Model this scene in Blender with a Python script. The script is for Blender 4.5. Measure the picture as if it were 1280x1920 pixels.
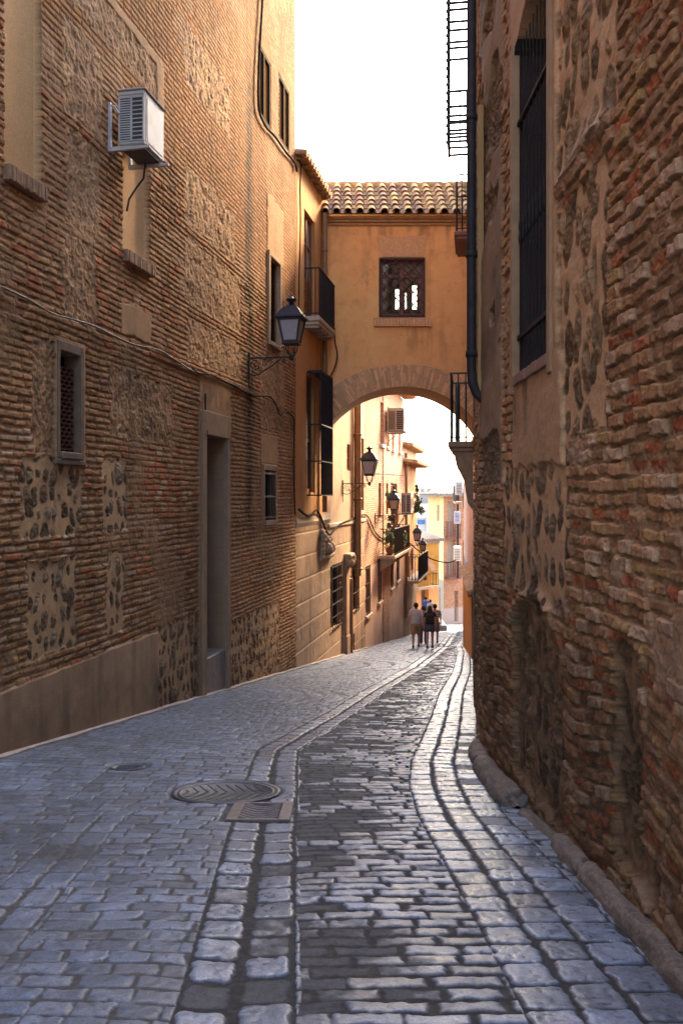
import bpy, math, random
import numpy as np
from mathutils import Vector, Matrix

random.seed(7)
SC = bpy.context.scene
COL = SC.collection
for o in list(bpy.data.objects):
    bpy.data.objects.remove(o)

# ------------------------------------------------------------------ camera, sky, sun
EYE, FPX, HY, SL = 1.6, 1600.0, 930.0, 0.13
cam_d = bpy.data.cameras.new('camera')
cam_d.sensor_fit = 'VERTICAL'
cam_d.sensor_height = 36.0
cam_d.lens = 30.0
cam_d.shift_y = -(960.0 - HY) / 1920.0
cam_d.clip_start, cam_d.clip_end = 0.05, 5000
cam = bpy.data.objects.new('camera', cam_d)
COL.objects.link(cam)
cam.location = (0, 0, EYE)
cam.rotation_euler = (math.radians(90), 0, 0)
SC.camera = cam

SUN_AZ, SUN_EL = math.radians(31), math.radians(33)      # azimuth to the right of the view direction (+Y)
world = bpy.data.worlds.new("World")
SC.world = world
world.use_nodes = True
wn = world.node_tree
bg = wn.nodes['Background']
sky = wn.nodes.new('ShaderNodeTexSky')
sky.sky_type = 'NISHITA'
sky.sun_disc = False
sky.sun_elevation = SUN_EL
sky.sun_rotation = SUN_AZ
sky.air_density = 1.0
sky.dust_density = 4.0
sky.ozone_density = 1.0
wn.links.new(sky.outputs[0], bg.inputs[0])
bg.inputs[1].default_value = 0.14

sun_d = bpy.data.lights.new('sun', 'SUN')
sun_d.energy = 2.0
sun_d.angle = math.radians(10)
sun_d.color = (1.0, 0.66, 0.34)
sun = bpy.data.objects.new('sun', sun_d)
COL.objects.link(sun)
sdir = Vector((math.sin(SUN_AZ) * math.cos(SUN_EL), math.cos(SUN_AZ) * math.cos(SUN_EL), math.sin(SUN_EL)))
sun.rotation_euler = sdir.to_track_quat('Z', 'Y').to_euler()
sun.location = sdir * 60

SC.view_settings.view_transform = 'Standard'
SC.view_settings.look = 'None'
SC.view_settings.gamma = 1.0
SC.view_settings.use_curve_mapping = False
SC.view_settings.exposure = 3.15
SC.cycles.max_bounces = 8
SC.cycles.diffuse_bounces = 5

# ------------------------------------------------------------------ helpers: numbers
def h2(ix, iy, s):
    n = (ix.astype(np.int64) * 374761393 + iy.astype(np.int64) * 668265263 + s * 1442695041) & 0xffffffff
    n = ((n ^ (n >> 13)) * 1274126177) & 0xffffffff
    n = n ^ (n >> 16)
    return (n / 4294967295.0).astype(np.float32)

def vn(x, y, s):
    """smooth value noise, -1..1"""
    x0 = np.floor(x); y0 = np.floor(y)
    fx = x - x0; fy = y - y0
    fx = fx * fx * (3 - 2 * fx); fy = fy * fy * (3 - 2 * fy)
    ix = x0.astype(np.int64); iy = y0.astype(np.int64)
    a = h2(ix, iy, s); b = h2(ix + 1, iy, s); c = h2(ix, iy + 1, s); d = h2(ix + 1, iy + 1, s)
    return ((a + (b - a) * fx) * (1 - fy) + (c + (d - c) * fx) * fy) * 2 - 1

def fbm(x, y, o, s, g=0.5):
    r = 0; a = 1; t = 0
    for i in range(o):
        r = r + a * vn(x * 2 ** i + 17.3 * i, y * 2 ** i - 9.1 * i, s + i)
        t += a; a *= g
    return r / t

def ss(a, b, x):
    t = np.clip((x - a) / (b - a), 0, 1)
    return t * t * (3 - 2 * t)

def rect(t, z, t0, t1, z0, z1, soft, s, amp=0.03):
    """soft-edged rectangle mask with a ragged outline"""
    n = amp * fbm(t * 5, z * 5, 3, s)
    e = np.minimum(np.minimum(t - t0, t1 - t), np.minimum(z - z0, z1 - z)) + n
    return ss(-soft, soft, e)

def mix(a, b, m):
    return a + (b - a) * m[..., None] if getattr(a, 'ndim', 0) == 3 or getattr(b, 'ndim', 0) == 3 or np.ndim(a) == 1 else a + (b - a) * m

def C3(c):
    return np.array(c, dtype=np.float32)

def bricks(t, z, pitch, blen, s, joint=0.45, wob=1.0):
    zz = z + wob * (0.03 * vn(t * 0.45, z * 0.5, s) + 0.012 * vn(t * 2.6, z * 3.0, s + 1)) + 0.004 * wob * vn(t * 14, z * 14, s + 2)
    r = zz / pitch; row = np.floor(r); fr = r - row
    hr = h2(row, row * 0 + 3, s + 5); hr2 = h2(row, row * 0 + 8, s + 6)
    b = t / (blen * (0.8 + 0.4 * hr)) + hr2 * 9 + 0.12 * vn(t * 3, row * 7.7, s + 3)
    bi = np.floor(b); fb = b - bi
    hb = h2(bi, row, s + 7); hb2 = h2(bi, row, s + 8); hb3 = h2(bi, row, s + 9)
    th = (1 - joint) * (0.78 + 0.44 * hb2)
    ce = 0.5 + 0.12 * (hb3 - 0.5)
    ev = (th / 2 - np.abs(fr - ce)) * pitch
    eh = (0.5 - np.abs(fb - 0.5)) * blen - 0.009 - 0.014 * hb3
    rag = 0.006 * vn(t * 45, z * 45, s + 11) + 0.008 * vn(t * 16, z * 16, s + 12)
    e = np.minimum(ev, eh) + rag * wob
    m = ss(-0.002, 0.006, e)
    return m, hb, hb2, e, fr

def stones(t, z, cw, ch, s, size=0.40, warp=.075):
    """rubble stones: jittered ellipses set in mortar -> mask, per-stone random, edge distance"""
    best = np.full(t.shape, -9, np.float32); rid = np.zeros(t.shape, np.float32)
    ci = np.floor(t / cw); cj = np.floor(z / ch)
    wx = warp * fbm(t * 6, z * 6, 4, s + 20, .6); wz = warp * fbm(t * 6 + 31, z * 6, 4, s + 21, .6)
    for di in (-1, 0, 1):
        for dj in (-1, 0, 1):
            i = ci + di; j = cj + dj
            a = h2(i, j, s); b = h2(i, j, s + 1); c = h2(i, j, s + 2); d = h2(i, j, s + 3)
            px = (i + 0.5 + 0.5 * (a - 0.5) + 0.25 * (j % 2)) * cw
            pz = (j + 0.5 + 0.5 * (b - 0.5)) * ch
            rx = cw * size * (0.45 + 0.9 * c * d + .25 * a); rz = ch * size * (0.5 + 0.95 * d)
            an = (a - 0.5) * 0.9
            ux = (t + wx - px) * np.cos(an) + (z + wz - pz) * np.sin(an)
            uz = -(t + wx - px) * np.sin(an) + (z + wz - pz) * np.cos(an)
            pw = 1.7 + 1.3 * c
            e = (1 - ((np.abs(ux) / rx) ** pw + (np.abs(uz) / rz) ** pw) ** (1 / pw)) * np.minimum(rx, rz)
            k = e > best
            best = np.where(k, e, best); rid = np.where(k, h2(i, j, s + 4), rid)
    m = ss(-0.004, 0.016, best)
    return m, rid, best

# ------------------------------------------------------------------ helpers: objects
def link(o, parent=None):
    COL.objects.link(o)
    if parent is not None:
        o.parent = parent
    return o

def tag(o, label=None, cat=None, group=None, kind=None):
    if label: o['label'] = label
    if cat: o['category'] = cat
    if group: o['group'] = group
    if kind: o['kind'] = kind
    return o

def thing(name, loc, rz=0.0, label=None, cat=None, group=None):
    o = bpy.data.objects.new(name, None)
    o.empty_display_size = 0.1
    o.location = loc
    o.rotation_euler = (0, 0, rz)
    link(o)
    return tag(o, label, cat, group)

def grid_mesh(name, X, Y, Z, col=None, mat=None, parent=None, rgh=None, flip=False, skip=None):
    nr, nc = X.shape
    co = np.stack([X, Y, Z], -1).reshape(-1, 3).astype(np.float32)
    idx = np.arange(nr * nc, dtype=np.int32).reshape(nr, nc)
    q = np.stack([idx[:-1, :-1], idx[:-1, 1:], idx[1:, 1:], idx[1:, :-1]], -1).reshape(-1, 4)
    if skip is not None:
        q = q[~skip.reshape(-1)[q].all(1)]
    if flip:
        q = q[:, ::-1]
    me = bpy.data.meshes.new(name)
    me.vertices.add(len(co)); me.vertices.foreach_set('co', co.ravel())
    me.loops.add(q.size); me.loops.foreach_set('vertex_index', np.ascontiguousarray(q).ravel())
    me.polygons.add(len(q)); me.polygons.foreach_set('loop_start', np.arange(0, q.size, 4, dtype=np.int32))
    me.update(calc_edges=True)
    me.polygons.foreach_set('use_smooth', np.ones(len(q), dtype=bool))
    if col is not None:
        at = me.color_attributes.new('Col', 'FLOAT_COLOR', 'POINT')
        c4 = np.ones((len(co), 4), np.float32)
        c4[:, :3] = np.clip(col.reshape(-1, 3), 0.004, 0.9)
        at.data.foreach_set('color', c4.ravel())
    if rgh is not None:
        at = me.attributes.new('Rgh', 'FLOAT', 'POINT')
        at.data.foreach_set('value', rgh.astype(np.float32).ravel())
    if mat: me.materials.append(mat)
    return link(bpy.data.objects.new(name, me), parent)

class MB:
    """collects simple solids; build() makes ONE mesh object"""
    def __init__(self):
        self.v = []; self.f = []; self.mi = []; self.sm = []
    def add(self, vs, fs, mi=0, smooth=False):
        b = len(self.v)
        self.v += [tuple(p) for p in vs]
        for f in fs:
            self.f.append([b + i for i in f]); self.mi.append(mi); self.sm.append(smooth)
        return self
    def box(self, x0, x1, y0, y1, z0, z1, mi=0, bev=0.0):
        if bev > 0:
            b = min(bev, (x1 - x0) * .45, (y1 - y0) * .45, (z1 - z0) * .45)
            vs = []
            for z, k in ((z0, 1), (z0 + b, 0), (z1 - b, 0), (z1, 1)):
                i = b if k else 0
                xs0, xs1, ys0, ys1 = x0 + i, x1 - i, y0 + i, y1 - i
                c = b * 0.5
                vs += [(xs0 + c, ys0, z), (xs1 - c, ys0, z), (xs1, ys0 + c, z), (xs1, ys1 - c, z), (xs1 - c, ys1, z), (xs0 + c, ys1, z), (xs0, ys1 - c, z), (xs0, ys0 + c, z)]
            fs = [list(range(7, -1, -1)), list(range(24, 32))]
            for r in range(3):
                for k in range(8):
                    fs.append([r * 8 + k, r * 8 + (k + 1) % 8, (r + 1) * 8 + (k + 1) % 8, (r + 1) * 8 + k])
            return self.add(vs, fs, mi)
        vs = [(x0, y0, z0), (x1, y0, z0), (x1, y1, z0), (x0, y1, z0), (x0, y0, z1), (x1, y0, z1), (x1, y1, z1), (x0, y1, z1)]
        return self.add(vs, [(3, 2, 1, 0), (4, 5, 6, 7), (0, 1, 5, 4), (1, 2, 6, 5), (2, 3, 7, 6), (3, 0, 4, 7)], mi)
    def hexa(self, b4, t4, mi=0):
        """bottom quad (ccw from above) and top quad"""
        return self.add(list(b4) + list(t4), [(3, 2, 1, 0), (4, 5, 6, 7), (0, 1, 5, 4), (1, 2, 6, 5), (2, 3, 7, 6), (3, 0, 4, 7)], mi)
    def tube(self, pts, r, n=8, mi=0, cap=True, smooth=True):
        pts = [Vector(p) for p in pts]
        rs = r if isinstance(r, (list, tuple)) else [r] * len(pts)
        b = []
        up = Vector((0, 0, 1))
        prev = None
        for i, p in enumerate(pts):
            d = (pts[min(i + 1, len(pts) - 1)] - pts[max(i - 1, 0)])
            d = d.normalized() if d.length > 1e-9 else Vector((0, 0, 1))
            if prev is None:
                a = d.cross(up if abs(d.z) < 0.9 else Vector((1, 0, 0))).normalized()
            else:
                a = (prev - d * prev.dot(d))
                a = a.normalized() if a.length > 1e-6 else d.orthogonal().normalized()
            prev = a
            c = d.cross(a)
            for k in range(n):
                t = 2 * math.pi * k / n
                b.append(p + (a * math.cos(t) + c * math.sin(t)) * rs[i])
        fs = []
        for i in range(len(pts) - 1):
            for k in range(n):
                fs.append((i * n + k, i * n + (k + 1) % n, (i + 1) * n + (k + 1) % n, (i + 1) * n + k))
        self.add(b, fs, mi, smooth)
        if cap:
            self.add(b[:n], [list(range(n - 1, -1, -1))], mi)
            self.add(b[-n:], [list(range(n))], mi)
        return self
    def lathe(self, prof, cx=0, cy=0, n=16, mi=0, smooth=True, sq=False):
        """prof: list of (r, z)"""
        vs = []
        off = math.pi / n if sq else 0
        for r, z in prof:
            for k in range(n):
                t = 2 * math.pi * k / n + off
                vs.append((cx + r * math.cos(t), cy + r * math.sin(t), z))
        fs = []
        for i in range(len(prof) - 1):
            for k in range(n):
                fs.append((i * n + k, i * n + (k + 1) % n, (i + 1) * n + (k + 1) % n, (i + 1) * n + k))
        fs.append(list(range(n - 1, -1, -1)))
        fs.append([(len(prof) - 1) * n + k for k in range(n)])
        return self.add(vs, fs, mi, smooth)
    def prism(self, poly, axis, a, b, mi=0):
        """poly: 2-D outline extruded along axis ('x','y','z') from a to b"""
        n = len(poly)
        def P(u, v, w):
            return {'x': (w, u, v), 'y': (u, w, v), 'z': (u, v, w)}[axis]
        vs = [P(u, v, a) for u, v in poly] + [P(u, v, b) for u, v in poly]
        fs = [list(range(n - 1, -1, -1)), list(range(n, 2 * n))]
        for k in range(n):
            fs.append((k, (k + 1) % n, n + (k + 1) % n, n + k))
        return self.add(vs, fs, mi)
    def xf(self, M):
        self.v = [tuple(M @ Vector(p)) for p in self.v]
        return self
    def build(self, name, mats, parent=None, label=None):
        me = bpy.data.meshes.new(name)
        me.from_pydata(self.v, [], self.f)
        for m in (mats if isinstance(mats, (list, tuple)) else [mats]):
            me.materials.append(m)
        me.polygons.foreach_set('material_index', self.mi)
        me.polygons.foreach_set('use_smooth', self.sm)
        import bmesh
        bm = bmesh.new(); bm.from_mesh(me)
        bmesh.ops.recalc_face_normals(bm, faces=bm.faces)
        bm.to_mesh(me); bm.free()
        me.update()
        o = link(bpy.data.objects.new(name, me), parent)
        if label: o['label'] = label
        return o

# ------------------------------------------------------------------ helpers: materials
def new_mat(name):
    m = bpy.data.materials.new(name); m.use_nodes = True
    nt = m.node_tree
    return m, nt, nt.nodes['Principled BSDF']

def mat_attr(name, rough=0.9, grain=(60, 0.22), bump=0.25, bscale=110, use_rgh=False, spec=0.3):
    m, nt, b = new_mat(name)
    a = nt.nodes.new('ShaderNodeAttribute'); a.attribute_name = 'Col'
    g = nt.nodes.new('ShaderNodeNewGeometry')
    n = nt.nodes.new('ShaderNodeTexNoise'); n.inputs['Scale'].default_value = grain[0]; n.inputs['Detail'].default_value = 4
    nt.links.new(g.outputs['Position'], n.inputs['Vector'])
    mr = nt.nodes.new('ShaderNodeMapRange')
    mr.inputs['From Min'].default_value = 0.25; mr.inputs['From Max'].default_value = 0.75
    mr.inputs['To Min'].default_value = 1 - grain[1]; mr.inputs['To Max'].default_value = 1 + grain[1]
    nt.links.new(n.outputs['Fac'], mr.inputs['Value'])
    mx = nt.nodes.new('ShaderNodeVectorMath'); mx.operation = 'SCALE'
    nt.links.new(a.outputs['Color'], mx.inputs[0]); nt.links.new(mr.outputs[0], mx.inputs['Scale'])
    nt.links.new(mx.outputs[0], b.inputs['Base Color'])
    n2 = nt.nodes.new('ShaderNodeTexNoise'); n2.inputs['Scale'].default_value = bscale; n2.inputs['Detail'].default_value = 3
    nt.links.new(g.outputs['Position'], n2.inputs['Vector'])
    bp = nt.nodes.new('ShaderNodeBump'); bp.inputs['Strength'].default_value = bump; bp.inputs['Distance'].default_value = 0.01
    nt.links.new(n2.outputs['Fac'], bp.inputs['Height']); nt.links.new(bp.outputs[0], b.inputs['Normal'])
    b.inputs['Roughness'].default_value = rough
    b.inputs['Specular IOR Level'].default_value = spec
    if use_rgh:
        ar = nt.nodes.new('ShaderNodeAttribute'); ar.attribute_name = 'Rgh'
        nt.links.new(ar.outputs['Fac'], b.inputs['Roughness'])
    return m

def mat(name, c1, c2=None, scale=3.0, rough=0.8, bump=0.15, bscale=40, metal=0.0, spec=0.4, stretch=None, contrast=(0.35, 0.65), c3=None, s3=0.6):
    """two-tone noise paint / plaster / metal; c3 adds a third, larger blotch tone"""
    m, nt, b = new_mat(name)
    c2 = c2 or tuple(x * 0.8 for x in c1)
    tc = nt.nodes.new('ShaderNodeNewGeometry')
    vec = tc.outputs['Position']
    if stretch:
        mp = nt.nodes.new('ShaderNodeMapping'); mp.inputs['Scale'].default_value = stretch
        nt.links.new(vec, mp.inputs['Vector']); vec = mp.outputs[0]
    n = nt.nodes.new('ShaderNodeTexNoise'); n.inputs['Scale'].default_value = scale; n.inputs['Detail'].default_value = 6
    n.inputs['Roughness'].default_value = 0.6
    nt.links.new(vec, n.inputs['Vector'])
    r = nt.nodes.new('ShaderNodeValToRGB')
    r.color_ramp.elements[0].position, r.color_ramp.elements[1].position = contrast
    r.color_ramp.elements[0].color = (*c1, 1); r.color_ramp.elements[1].color = (*c2, 1)
    nt.links.new(n.outputs['Fac'], r.inputs['Fac'])
    out = r.outputs['Color']
    if c3:
        n3 = nt.nodes.new('ShaderNodeTexNoise'); n3.inputs['Scale'].default_value = s3; n3.inputs['Detail'].default_value = 5
        nt.links.new(vec, n3.inputs['Vector'])
        r3 = nt.nodes.new('ShaderNodeValToRGB')
        r3.color_ramp.elements[0].position, r3.color_ramp.elements[1].position = 0.48, 0.7
        nt.links.new(n3.outputs['Fac'], r3.inputs['Fac'])
        mx = nt.nodes.new('ShaderNodeMix'); mx.data_type = 'RGBA'
        nt.links.new(r3.outputs['Color'], mx.inputs['Factor'])
        nt.links.new(out, mx.inputs['A']); mx.inputs['B'].default_value = (*c3, 1)
        out = mx.outputs['Result']
    nt.links.new(out, b.inputs['Base Color'])
    b.inputs['Roughness'].default_value = rough; b.inputs['Metallic'].default_value = metal
    b.inputs['Specular IOR Level'].default_value = spec
    if bump > 0:
        n2 = nt.nodes.new('ShaderNodeTexNoise'); n2.inputs['Scale'].default_value = bscale; n2.inputs['Detail'].default_value = 4
        nt.links.new(tc.outputs['Position'], n2.inputs['Vector'])
        bp = nt.nodes.new('ShaderNodeBump'); bp.inputs['Strength'].default_value = bump; bp.inputs['Distance'].default_value = 0.02
        nt.links.new(n2.outputs['Fac'], bp.inputs['Height']); nt.links.new(bp.outputs[0], b.inputs['Normal'])
    return m

class Line:
    """a straight facade x = a + b*y seen from the camera; turns picture columns into places along it"""
    def __init__(self, a, b):
        self.a, self.b = a, b; self.k = math.sqrt(1 + b * b)
        self.ang = math.atan2(1, b)
    def d(self, px): return self.a / ((px - 640) / FPX - self.b)
    def s(self, px): return self.d(px) * self.k
    def z(self, px, py): return EYE + (HY - py) / FPX * self.d(px)
    def pt(self, d, z=0.0): return (self.a + self.b * d, d, z)
LW = Line(-5.369, 0.19)
def gz(y): return -SL * y
# ------------------------------------------------------------------ ground and street
def xl(y):   # middle of the left gutter
    return np.interp(y, [0, 3.4, 4.5, 6, 7.5, 8.6, 9.6, 10.5, 12.9, 16.3, 22.9, 35, 60, 120], [-.40, -.42, -.48, -.56, -.62, -.68, -.71, -.53, -.01, .62, 2.0, 4.2, 8.0, 17])
def xr(y):   # middle of the right gutter
    return np.interp(y, [0, 3.4, 4.5, 5.5, 6.5, 7.7, 8.8, 9.8, 12.1, 15.8, 21, 30, 35, 60, 120], [1.0, .94, .90, .85, .80, .83, .93, 1.10, 1.47, 2.03, 2.95, 4.3, 4.9, 9.2, 19])

M_STREET = mat_attr('street_stone', 0.5, (90, 0.30), 0.20, 140, use_rgh=True, spec=0.6)
def build_street():
    ys = [-6.0]
    while ys[-1] < 2.7: ys.append(ys[-1] + 0.06)
    while ys[-1] < 46: ys.append(ys[-1] + 0.0062 * max(1, ys[-1] / 3.3) ** 1.55)
    while ys[-1] < 110: ys.append(ys[-1] + 0.8)
    ys = np.array(ys)
    us = np.concatenate([np.arange(-5.4, -2.4, .018), np.arange(-2.4, 1.75, .0062), np.arange(1.75, 4.5, .02), np.arange(4.5, 9, .3)])
    Y, U = np.meshgrid(ys, us, indexing='ij')
    cx = np.interp(ys, [-6, 7, 8, 9, 10, 11, 14, 26, 40, 60, 120], [0, 0, .05, .2, .40, .60, 1.17, 3.45, 6.0, 9.8, 21])[:, None]
    X = U + cx
    XL = xl(ys)[:, None]; XR = xr(ys)[:, None]
    slope = np.gradient(cx[:, 0], ys)[:, None]
    k = np.convolve(np.pad(slope[:, 0], 30, mode='edge'), np.ones(61) / 61, 'valid')[:, None]
    V = Y + k * (X - (XL + XR) / 2)
    t = X - XL            # lateral from left gutter middle
    tr = X - XR
    n1 = fbm(X * 1.3, Y * 1.3, 4, 5); n2 = fbm(X * 9, Y * 9, 4, 9); n3 = vn(X * 40, Y * 40, 12)
    def setts(lat, pitch, blen, s, j):
        zz = V + 0.02 * vn(lat * 1.3, V * .8, s) + 0.012 * vn(lat * 5, V * 5, s + 1)
        r = zz / pitch; row = np.floor(r); fr = r - row
        b = lat / (blen * (0.8 + .45 * h2(row, row * 0, s + 2))) + 7 * h2(row, row * 0 + 1, s + 3) + .1 * vn(lat * 4, row * 3.3, s + 4)
        bi = np.floor(b); fb = b - bi
        hb = h2(bi, row, s + 5); hb2 = h2(bi, row, s + 6)
        jj = j * (0.6 + 0.9 * hb2)
        e = np.minimum((.5 - np.abs(fr - .5)) * pitch - jj, (.5 - np.abs(fb - .5)) * blen - jj * 1.1)
        e = e + (0.008 * vn(lat * 30, V * 30, s + 7) + 0.010 * vn(lat * 11, V * 11, s + 8)) * (0.6 + 60 * j)
        return e, hb, hb2
    def column(lat, w, pitch, s, j):
        zz = V + 0.02 * vn(lat * 2, V * .9, s); r = zz / pitch + .25 * vn(V * .7, V * 0, s + 9); row = np.floor(r); fr = r - row
        hb = h2(row, row * 0 + 4, s + 5); hb2 = h2(row, row * 0 + 5, s + 6)
        ex = w / 2 - np.abs(lat + .012 * (hb - .5)) - .008 * hb2; ey = (.5 - np.abs(fr - .5)) * pitch - j * (.5 + hb)
        rr = 0.035
        e = np.minimum(np.minimum(ex, ey), rr - np.sqrt(np.maximum(rr - ex, 0) ** 2 + np.maximum(rr - ey, 0) ** 2))
        e = e + 0.010 * vn(lat * 18, V * 18, s + 7) + 0.006 * n3
        return e, hb, hb2
    # zones
    E, HB, HB2 = setts(t, .128, .21, 21, .0045)                       # left pavement
    sunk = 0.0 * E
    big = (t > -1.45) & (t < -1.06) & (Y < 6.5)
    lb = np.where(t < -1.255, t + 1.355, t + 1.155)
    e, a, b = column(lb, .185, .30, 35, .006)
    E = np.where(big, e, E); HB = np.where(big, a, HB); HB2 = np.where(big, b, HB2)
    zc = (t + .022 * vn(Y * 3.1, Y * 0, 56) > .245) & (tr + .012 * vn(Y * 4.1, Y * 0, 57) < -.225)
    e, a, b = setts(t, .112, .27, 51, .009)
    E = np.where(zc, e, E); HB = np.where(zc, a, HB); HB2 = np.where(zc, b, HB2)
    wear = ss(.25, 1.25, (tr + .22) / np.maximum(.4, XR - XL - .47) + 1.0 + .35 * n1 + np.where(Y < 6, .35, .05))
    sunk = np.where(zc, np.clip(.10 + .85 * ss(-.12, .30, HB2 - .18 - .80 * wear + .22 * n2 + .14 * fbm(X * 22, Y * 22, 3, 58)), 0, .93), sunk)
    for (o, w, s) in ((-.125, .20, 71), (.118, .205, 81)):
        zz = (np.abs(t - o) <= .122)
        e, a, b = column(t - o, w, .245, s, .012)
        E = np.where(zz, e, E); HB = np.where(zz, a, HB); HB2 = np.where(zz, b, HB2)
        sunk = np.where(zz, .92 * ss(-.10, .25, (b - .62) * 1.5 - ss(5.0, 6.4, Y) + .25 * n2 + .15 * fbm(X * 22, Y * 22, 3, 59)), sunk)
    for (o, w, s) in ((-.112, .212, 91), (.112, .212, 101)):
        zz = (np.abs(tr - o) <= .113)
        e, a, b = column(tr - o, w, .225, s, .006)
        E = np.where(zz, e, E); HB = np.where(zz, a, HB); HB2 = np.where(zz, b, HB2); sunk = np.where(zz, 0, sunk)
    zz = (tr > .22) & (tr < .46)
    e, a, b = column(tr - .34, .232, .25, 111, .007)
    E = np.where(zz, e, E); HB = np.where(zz, a, HB); HB2 = np.where(zz, b, HB2); sunk = np.where(zz, (b > .8) * .6, sunk)
    zz = tr >= .46
    e, a, b = setts(tr, .13, .22, 121, .007)
    E = np.where(zz, e, E); HB = np.where(zz, a, HB); HB2 = np.where(zz, b, HB2); sunk = np.where(zz, .25, sunk)
    left = t < -.245
    m = ss(-.002, .011, E)
    dome = ss(0, .03, E)
    lowz = np.where(left, .006, .015)
    h = .55 * m * lowz * (1 - sunk * .9) + dome * np.where(left, .002, .003) * (1 - sunk) + (HB - .5) * .007 * m * (1 - sunk)
    h = h + .004 * n2 * (0.5 + .5 * m) + .0011 * n3 + .018 * n1 * np.where(left, .5, .4)
    h = h - .02 * np.exp(-((t) / .3) ** 2)
    # round cover, grate and small cover sit in shallow beds
    for (bx, by, r) in ((-1.0, 7.42, .47), (-2.14, 8.56, .20)):
        q = ss(r + .05, r, np.sqrt((X - bx) ** 2 + (Y - by) ** 2)); h = h * (1 - q) - .02 * q; m = m * (1 - q)
    q = ss(.03, 0, np.maximum(np.abs(X + .655) - .25, np.abs(Y - 6.7) - .29)); h = h * (1 - q) - .02 * q; m = m * (1 - q)
    # colour of the stone itself
    stone = C3((.162, .186, .232)) * (0.62 + .7 * HB)[..., None] * (1 + .26 * n2 + .20 * n3 + .2 * vn(X * 120, Y * 120, 14))[..., None]
    stone = stone + C3((.03, .012, -.006)) * (HB2 - .5)[..., None]
    worn = np.where(left, .25, .9) * ss(.0, .03, E) * (.5 + .5 * n1)
    stone = stone * (1 + .50 * worn)[..., None]
    pit = ss(.30, .55, fbm(X * 34, Y * 34, 3, 61) + .25 * n2); stone = stone * (1 - .42 * pit)[..., None]
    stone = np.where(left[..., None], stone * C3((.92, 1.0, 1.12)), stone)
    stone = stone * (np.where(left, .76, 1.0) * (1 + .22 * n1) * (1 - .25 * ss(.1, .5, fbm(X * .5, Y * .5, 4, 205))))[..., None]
    joint = C3((.021, .0205, .0215)) * (1 + .45 * n2 + .5 * np.clip(vn(X * 90, Y * 90, 15), 0, 1) ** 3 * 3)[..., None]
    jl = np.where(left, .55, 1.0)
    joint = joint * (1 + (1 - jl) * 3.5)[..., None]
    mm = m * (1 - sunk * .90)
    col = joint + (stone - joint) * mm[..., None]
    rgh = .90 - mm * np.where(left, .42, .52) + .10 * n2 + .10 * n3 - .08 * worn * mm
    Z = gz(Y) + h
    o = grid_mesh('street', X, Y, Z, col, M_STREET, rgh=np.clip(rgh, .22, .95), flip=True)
    tag(o, kind='structure')
build_street()

def build_ground():
    # one sheet: the slope the street runs down, the valley floor, and the hill beyond
    ys = np.concatenate([np.arange(-400, -20, 40), np.arange(-20, 130, 5), np.arange(130, 3000, 30)])
    xs = np.concatenate([np.arange(-2500, -100, 100), np.arange(-100, 160, 6), np.arange(160, 2500, 90)])
    Y, X = np.meshgrid(ys, xs, indexing='ij')
    base = np.where(Y < 120, gz(np.maximum(Y, -8)), -15.6 - (np.minimum(Y, 260) - 120) * .10)
    Z = base - .06
    hill = 36 * np.exp(-(((X - 95) / 90) ** 2 + ((Y - 620) / 150) ** 2)) + 20 * np.exp(-(((X + 40) / 320) ** 2 + ((Y - 900) / 160) ** 2))
    Z = Z + hill * (1 + .10 * fbm(X / 40, Y / 40, 4, 77)) * (Y > 200)
    n = fbm(X / 22, Y / 22, 4, 3)
    col = C3((.16, .145, .12)) + C3((.05, .05, .04)) * n[..., None] - C3((.06, .045, .05)) * ss(.1, .4, fbm(X / 15, Y / 30, 3, 8))[..., None]
    o = grid_mesh('ground', X, Y, Z, col, mat_attr('dry_ground', .95, (2, .2), .0, 5), flip=True)
    tag(o, kind='structure')
build_ground()

# flat border of cement along the foot of the left wall
def kerb_left():
    mb = MB()
    ds = np.arange(2, 34, .25)
    for i, (a, b) in enumerate(zip(ds[:-1], ds[1:])):
        w0 = .10 + .02 * math.sin(a * 5); w1 = .10 + .02 * math.sin(b * 5)
        pa, pb = LW.pt(a), LW.pt(b)
        n = (1 / LW.k, -.19 / LW.k)
        q = lambda p, w: (p[0] + n[0] * w, p[1] + n[1] * w)
        A, B, D, E = q(pa, -.05), q(pb, -.05), q(pb, w1), q(pa, w0)
        za, zb = gz(a), gz(b)
        mb.hexa([(*A, za - .1), (*E, za - .1), (*D, zb - .1), (*B, zb - .1)], [(*A, za + .045), (*E, za + .028), (*D, zb + .028), (*B, zb + .045)])
    o = mb.build('kerb', mat('pale_cement', (.42, .34, .30), (.30, .24, .21), 5, .9, .3, 60))
    tag(o, kind='structure')
kerb_left()
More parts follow.
